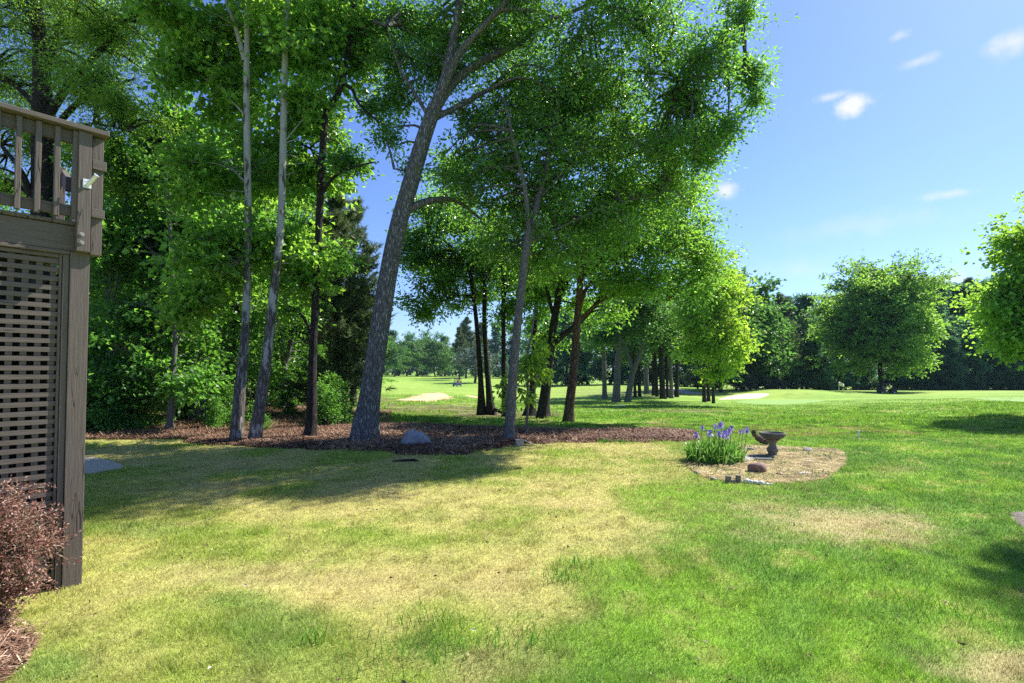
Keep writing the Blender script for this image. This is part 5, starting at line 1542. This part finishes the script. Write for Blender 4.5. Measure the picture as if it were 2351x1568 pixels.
# driver, seated
M['shirt'] = simple_mat("pink_shirt", (.55, .33, .33), .8, 0, .1, 20, 0); M['skin'] = simple_mat("skin", (.45, .27, .19), .6, 0, .08, 20, 0); M['cap'] = simple_mat("white_cap", (.7, .7, .7), .8, 0, .05, 10, 0)
sk = {'pel': (-.35, .22, .98, .15), 'waist': (-.37, .22, 1.14, .15), 'chest': (-.38, .22, 1.34, .17), 'neck': (-.36, .22, 1.50, .055), 'head': (-.33, .22, 1.60, .085), 'top': (-.33, .22, 1.70, .075), 'nose': (-.22, .22, 1.61, .02),
      'ls': (-.37, .41, 1.41, .06), 'le': (-.18, .46, 1.18, .048), 'lh': (.12, .40, 1.08, .035), 'lf': (.26, .36, 1.07, .025), 'rs': (-.37, .03, 1.41, .06), 're': (-.18, -.02, 1.18, .048), 'rh': (.12, .06, 1.08, .035), 'rf': (.26, .1, 1.07, .025),
      'lk': (.10, .32, 1.0, .07), 'la': (.22, .32, .58, .05), 'lt': (.38, .33, .5, .04), 'rk': (.10, .12, 1.0, .07), 'ra': (.22, .12, .58, .05), 'rt': (.38, .11, .5, .04)}
ed = [('pel', 'waist'), ('waist', 'chest'), ('chest', 'neck'), ('neck', 'head'), ('head', 'top'), ('head', 'nose'), ('chest', 'ls'), ('ls', 'le'), ('le', 'lh'), ('lh', 'lf'), ('chest', 'rs'), ('rs', 're'), ('re', 'rh'), ('rh', 'rf'), ('pel', 'lk'), ('lk', 'la'), ('la', 'lt'), ('pel', 'rk'), ('rk', 'ra'), ('ra', 'rt')]
bm = bmesh.new(); vd = {k: bm.verts.new(v[:3]) for k, v in sk.items()}
for a, b_ in ed: bm.edges.new((vd[a], vd[b_]))
me = bpy.data.meshes.new("person"); bm.to_mesh(me); bm.free(); me.materials.append(M['shirt'])
pr = bpy.data.objects.new("person", me); COL.objects.link(pr)
pr.modifiers.new("skin", 'SKIN')
for i, (k_, v) in enumerate(sk.items()): me.skin_vertices[0].data[i].radius = (v[3], v[3] * .85); me.skin_vertices[0].data[i].use_root = i == 0
pr.modifiers.new("sub", 'SUBSURF').render_levels = 2
pr.location = gc.location; pr.rotation_euler = gc.rotation_euler; pr.scale = (.98, .98, .98); tag(pr, "person in a pink shirt sitting at the wheel of the far blue golf cart", "person")
mb = MB(); a = np.arange(14) / 14 * 6.28318
for (r0, z0), (r1, z1) in zip([(.105, 1.655), (.10, 1.70), (.07, 1.75)], [(.10, 1.70), (.07, 1.75), (.005, 1.765)]):
    V = np.concatenate([np.stack([-.33 + r_ * np.cos(a), .22 + r_ * np.sin(a), np.full(14, z_)], 1) for r_, z_ in ((r0, z0), (r1, z1))]); j = np.arange(14)
    mb.add(V, np.stack([j, (j + 1) % 14, 14 + (j + 1) % 14, 14 + j], 1))
mb.build("cap", M['cap'], pr, smooth=True)
# flag
c = at_ground(1925, 96); top = P(1925, 875, 96)[2]
fl = thing("golf_flag", "white golf flag on a thin pole on the green left of the round tree", "flag", c)
mb = MB(); tube(mb, [(0, 0, -.1), (0, 0, 1), (0, 0, top - c[2])], [.05, .05, .045], 8); mb.build("pole", M['paint_white'], fl)
mb = MB(); H0 = top - c[2]
V = []
for i in range(7):
    t_ = i / 6; w_ = .07 * math.sin(t_ * 7)
    V += [(t_ * .95, w_, H0 - .05 - .50 * t_), (t_ * 1.1, w_ + .03, H0 - .75 - .40 * t_)]
mb.add(V, [[2 * i, 2 * i + 1, 2 * i + 3, 2 * i + 2] for i in range(6)])
fo = mb.build("flag", M['paint_white'], fl, smooth=True); sm = fo.modifiers.new("thick", 'SOLIDIFY'); sm.thickness = .01

# ------------------------------------------------------------------ grass blades
g = np.random.default_rng(301)
gmat, nt, b, N, L = newmat("grass_blade")
at = N.new("ShaderNodeAttribute"); at.attribute_name = "rgb"
L.new(at.outputs["Color"], b.inputs["Base Color"]); b.inputs["Roughness"].default_value = .55; b.inputs["Specular IOR Level"].default_value = .25
tr = N.new("ShaderNodeBsdfTranslucent"); L.new(at.outputs["Color"], tr.inputs[0])
mx = N.new("ShaderNodeMixShader"); mx.inputs[0].default_value = .4
L.new(b.outputs[0], mx.inputs[1]); L.new(tr.outputs[0], mx.inputs[2]); L.new(mx.outputs[0], nt.nodes["Material Output"].inputs[0])


def blades(X, Y, h, w, lean, g):
    n = len(X); Z = gz(X, Y)
    B = np.stack([X, Y, Z - .005], 1)
    th = g.random(n) * 6.283; S = np.stack([np.cos(th), np.sin(th), np.zeros(n)], 1) * (w * .5)[:, None]
    ph = g.random(n) * 6.283; Ln = np.stack([np.cos(ph), np.sin(ph), np.zeros(n)], 1) * (h * lean)[:, None]
    up = np.array([0, 0, 1.])
    m = B + Ln * .35 + up * (h * .55)[:, None]
    V = np.stack([B - S, B + S, m + S * .8, m - S * .8, B + Ln + up * h[:, None]], 1)
    i = np.arange(n)[:, None] * 5
    return V.reshape(-1, 3), i + np.array([[0, 1, 2, 3]]), i + np.array([[3, 2, 4]])


def keepmask(X, Y):
    k = (poly_sd(mulch_poly, X, Y) < .04 + .2 * (fbm(X, Y, 3, 2) - .5)) & (poly_sd(bed_poly, X, Y) < .03) & (poly_sd(corner_poly, X, Y) < .03) & (poly_sd(pad_poly, X, Y) < -.02) & (poly_sd(ring_poly, X, Y) < 0)
    d = (X - C0[0]) * nv[0] + (Y - C0[1]) * nv[1]; s_ = (X - C0[0]) * SV[0] + (Y - C0[1]) * SV[1]
    return k & ~((d < .0) & (s_ > -.02) & (d > -2.7))


n = 800000
t_ = g.random(n); a_, b_ = math.sqrt(2.75), math.sqrt(17)
Y = (a_ + (b_ - a_) * t_) ** 2
X = (g.random(n) * 2 - 1) * (Y * 1.04 + .15)
k = keepmask(X, Y); X, Y = X[k], Y[k]
u, v = proj(X, Y, np.zeros(len(X)))
c = grass_rgb(X, Y, gz(X, Y))
greenish = np.clip((c[:, 1] - c[:, 0]) * 8 + .2, 0, 1)
nn = fbm(X, Y, 1.4, 3)
h = (.020 + .016 * greenish + .025 * sstep(.5, .75, nn) * greenish + .022 * sstep(.55, .8, fbm(X + 3, Y, 6, 2))) * (.6 + .7 * g.random(len(X)))
w = .0031 * np.maximum(1, Y / 3.4) * (.7 + .6 * g.random(len(X)))
V, F4, F3 = blades(X, Y, h, w, .35 + .6 * g.random(len(X)), g)
var = np.clip(1.12 + .26 * g.normal(size=(len(X), 1)), .5, 2.0)
pale = (g.random(len(X)) < .10)[:, None]
c = np.where(pale, c * .4 + np.array([.5, .42, .22]) * .6, c) * var
mb = MB(); mb.V.append(V); mb.Q.append(F4); mb.T.append(F3); mb.n = len(V); mb.A.append(np.zeros(len(V)))
tag(mb.build("lawn_grass", gmat, rgb=np.repeat(c, 5, 0)), kind="stuff")
# coarser rough farther out
n = 200000
Y = np.exp(g.uniform(np.log(13.6), np.log(60), n)); u_ = g.uniform(640, 2420, n); X = (u_ - W_ / 2) / F_ * Y
k = keepmask(X, Y); X, Y = X[k], Y[k]
c = grass_rgb(X, Y, gz(X, Y))
greenish = np.clip((c[:, 1] - c[:, 0]) * 8 + .2, .12, 1)
h = (.05 + .07 * sstep(.45, .7, fbm(X, Y, .6, 3))) * (.6 + .7 * g.random(len(X))) * greenish * sstep(60, 34, Y)
w = .0036 * Y / 3.6 * (.7 + .6 * g.random(len(X)))
V, F4, F3 = blades(X, Y, h, w, .3 + .6 * g.random(len(X)), g)
c = c * np.clip(1.1 + .25 * g.normal(size=(len(X), 1)), .5, 2)
mb = MB(); mb.V.append(V); mb.Q.append(F4); mb.T.append(F3); mb.n = len(V); mb.A.append(np.zeros(len(V)))
tag(mb.build("rough_grass", gmat, rgb=np.repeat(c, 5, 0)), kind="stuff")
# taller tufts
tX = []; tY = []
for (x, y, r, m) in [(1010, 1475, .3, 110), (720, 1478, .04, 30), (1290, 1330, .12, 90), (1320, 1300, .1, 60), (1180, 1480, .16, 90), (940, 1500, .2, 120), (1000, 1430, .1, 60), (2200, 1410, .3, 120), (1840, 1330, .4, 160), (1560, 990, .4, 150), (1400, 1016, .25, 90), (1830, 1040, .25, 50), (1640, 1085, .3, 40), (1860, 1090, .3, 50), (1790, 1064, .2, 30), (1740, 1098, .2, 30), (1900, 1050, .2, 40), (1700, 1030, .2, 40)]:
    c0 = G(x, y); tX.append(c0[0] + g.normal(size=m) * r); tY.append(c0[1] + g.normal(size=m) * r * .7)
X = np.concatenate(tX); Y = np.concatenate(tY)
h = .06 + .07 * g.random(len(X)); w = .006 * np.maximum(1, Y / 4)
V, F4, F3 = blades(X, Y, h, w, .3 + .4 * g.random(len(X)), g)
c = np.array([.09, .24, .025]) * np.clip(1.1 + .3 * g.normal(size=(len(X), 1)), .5, 2)
mb = MB(); mb.V.append(V); mb.Q.append(F4); mb.T.append(F3); mb.n = len(V); mb.A.append(np.zeros(len(V)))
tag(mb.build("grass_tufts", gmat, rgb=np.repeat(c, 5, 0)), kind="stuff")
# fallen leaves and twigs on the lawn
g = np.random.default_rng(310)
Y = (a_ + (b_ - a_) * g.random(420)) ** 2; X = (g.random(420) * 2 - 1) * Y * 1.03
k = keepmask(X, Y); X, Y = X[k], Y[k]; n = len(X)
mb = MB(); A = np.stack([X, Y, gz(X, Y) + .03], 1)
leaves(mb, A, g.normal(size=(n, 3)) * np.array([1, 1, .1]), 1, .04, .04, .02, g, droop=0, flat=.1)
prisms(mb, A[:160], A[:160] + np.array([1, 1, .1]) * g.normal(size=(160, 3)) * .06, .003, .0015)
tag(mb.build("fallen_leaves", tint_mat("fallen_leaf", [(0, (.10, .06, .035)), (.6, (.3, .2, .11)), (1, (.6, .55, .45))], rough=.7)), kind="stuff")

# ------------------------------------------------------------------ air
mb = MB(); mb.add(np.array([(x, y, z) for x in (-620, 620) for y in (-60, 1600) for z in (-60, 45)]), BOXF)
hm = bpy.data.materials.new("haze"); hm.use_nodes = True; hn = hm.node_tree.nodes; hn.clear()
ho = hn.new("ShaderNodeOutputMaterial"); hv = hn.new("ShaderNodeVolumePrincipled"); hm.node_tree.links.new(hv.outputs[0], ho.inputs["Volume"])
hv.inputs["Color"].default_value = (.55, .78, 1, 1); hv.inputs["Density"].default_value = .00013
o = mb.build("haze", hm); tag(o, kind="stuff")
bm = bmesh.new(); bm.from_mesh(o.data); bmesh.ops.recalc_face_normals(bm, faces=bm.faces); bm.to_mesh(o.data); bm.free()
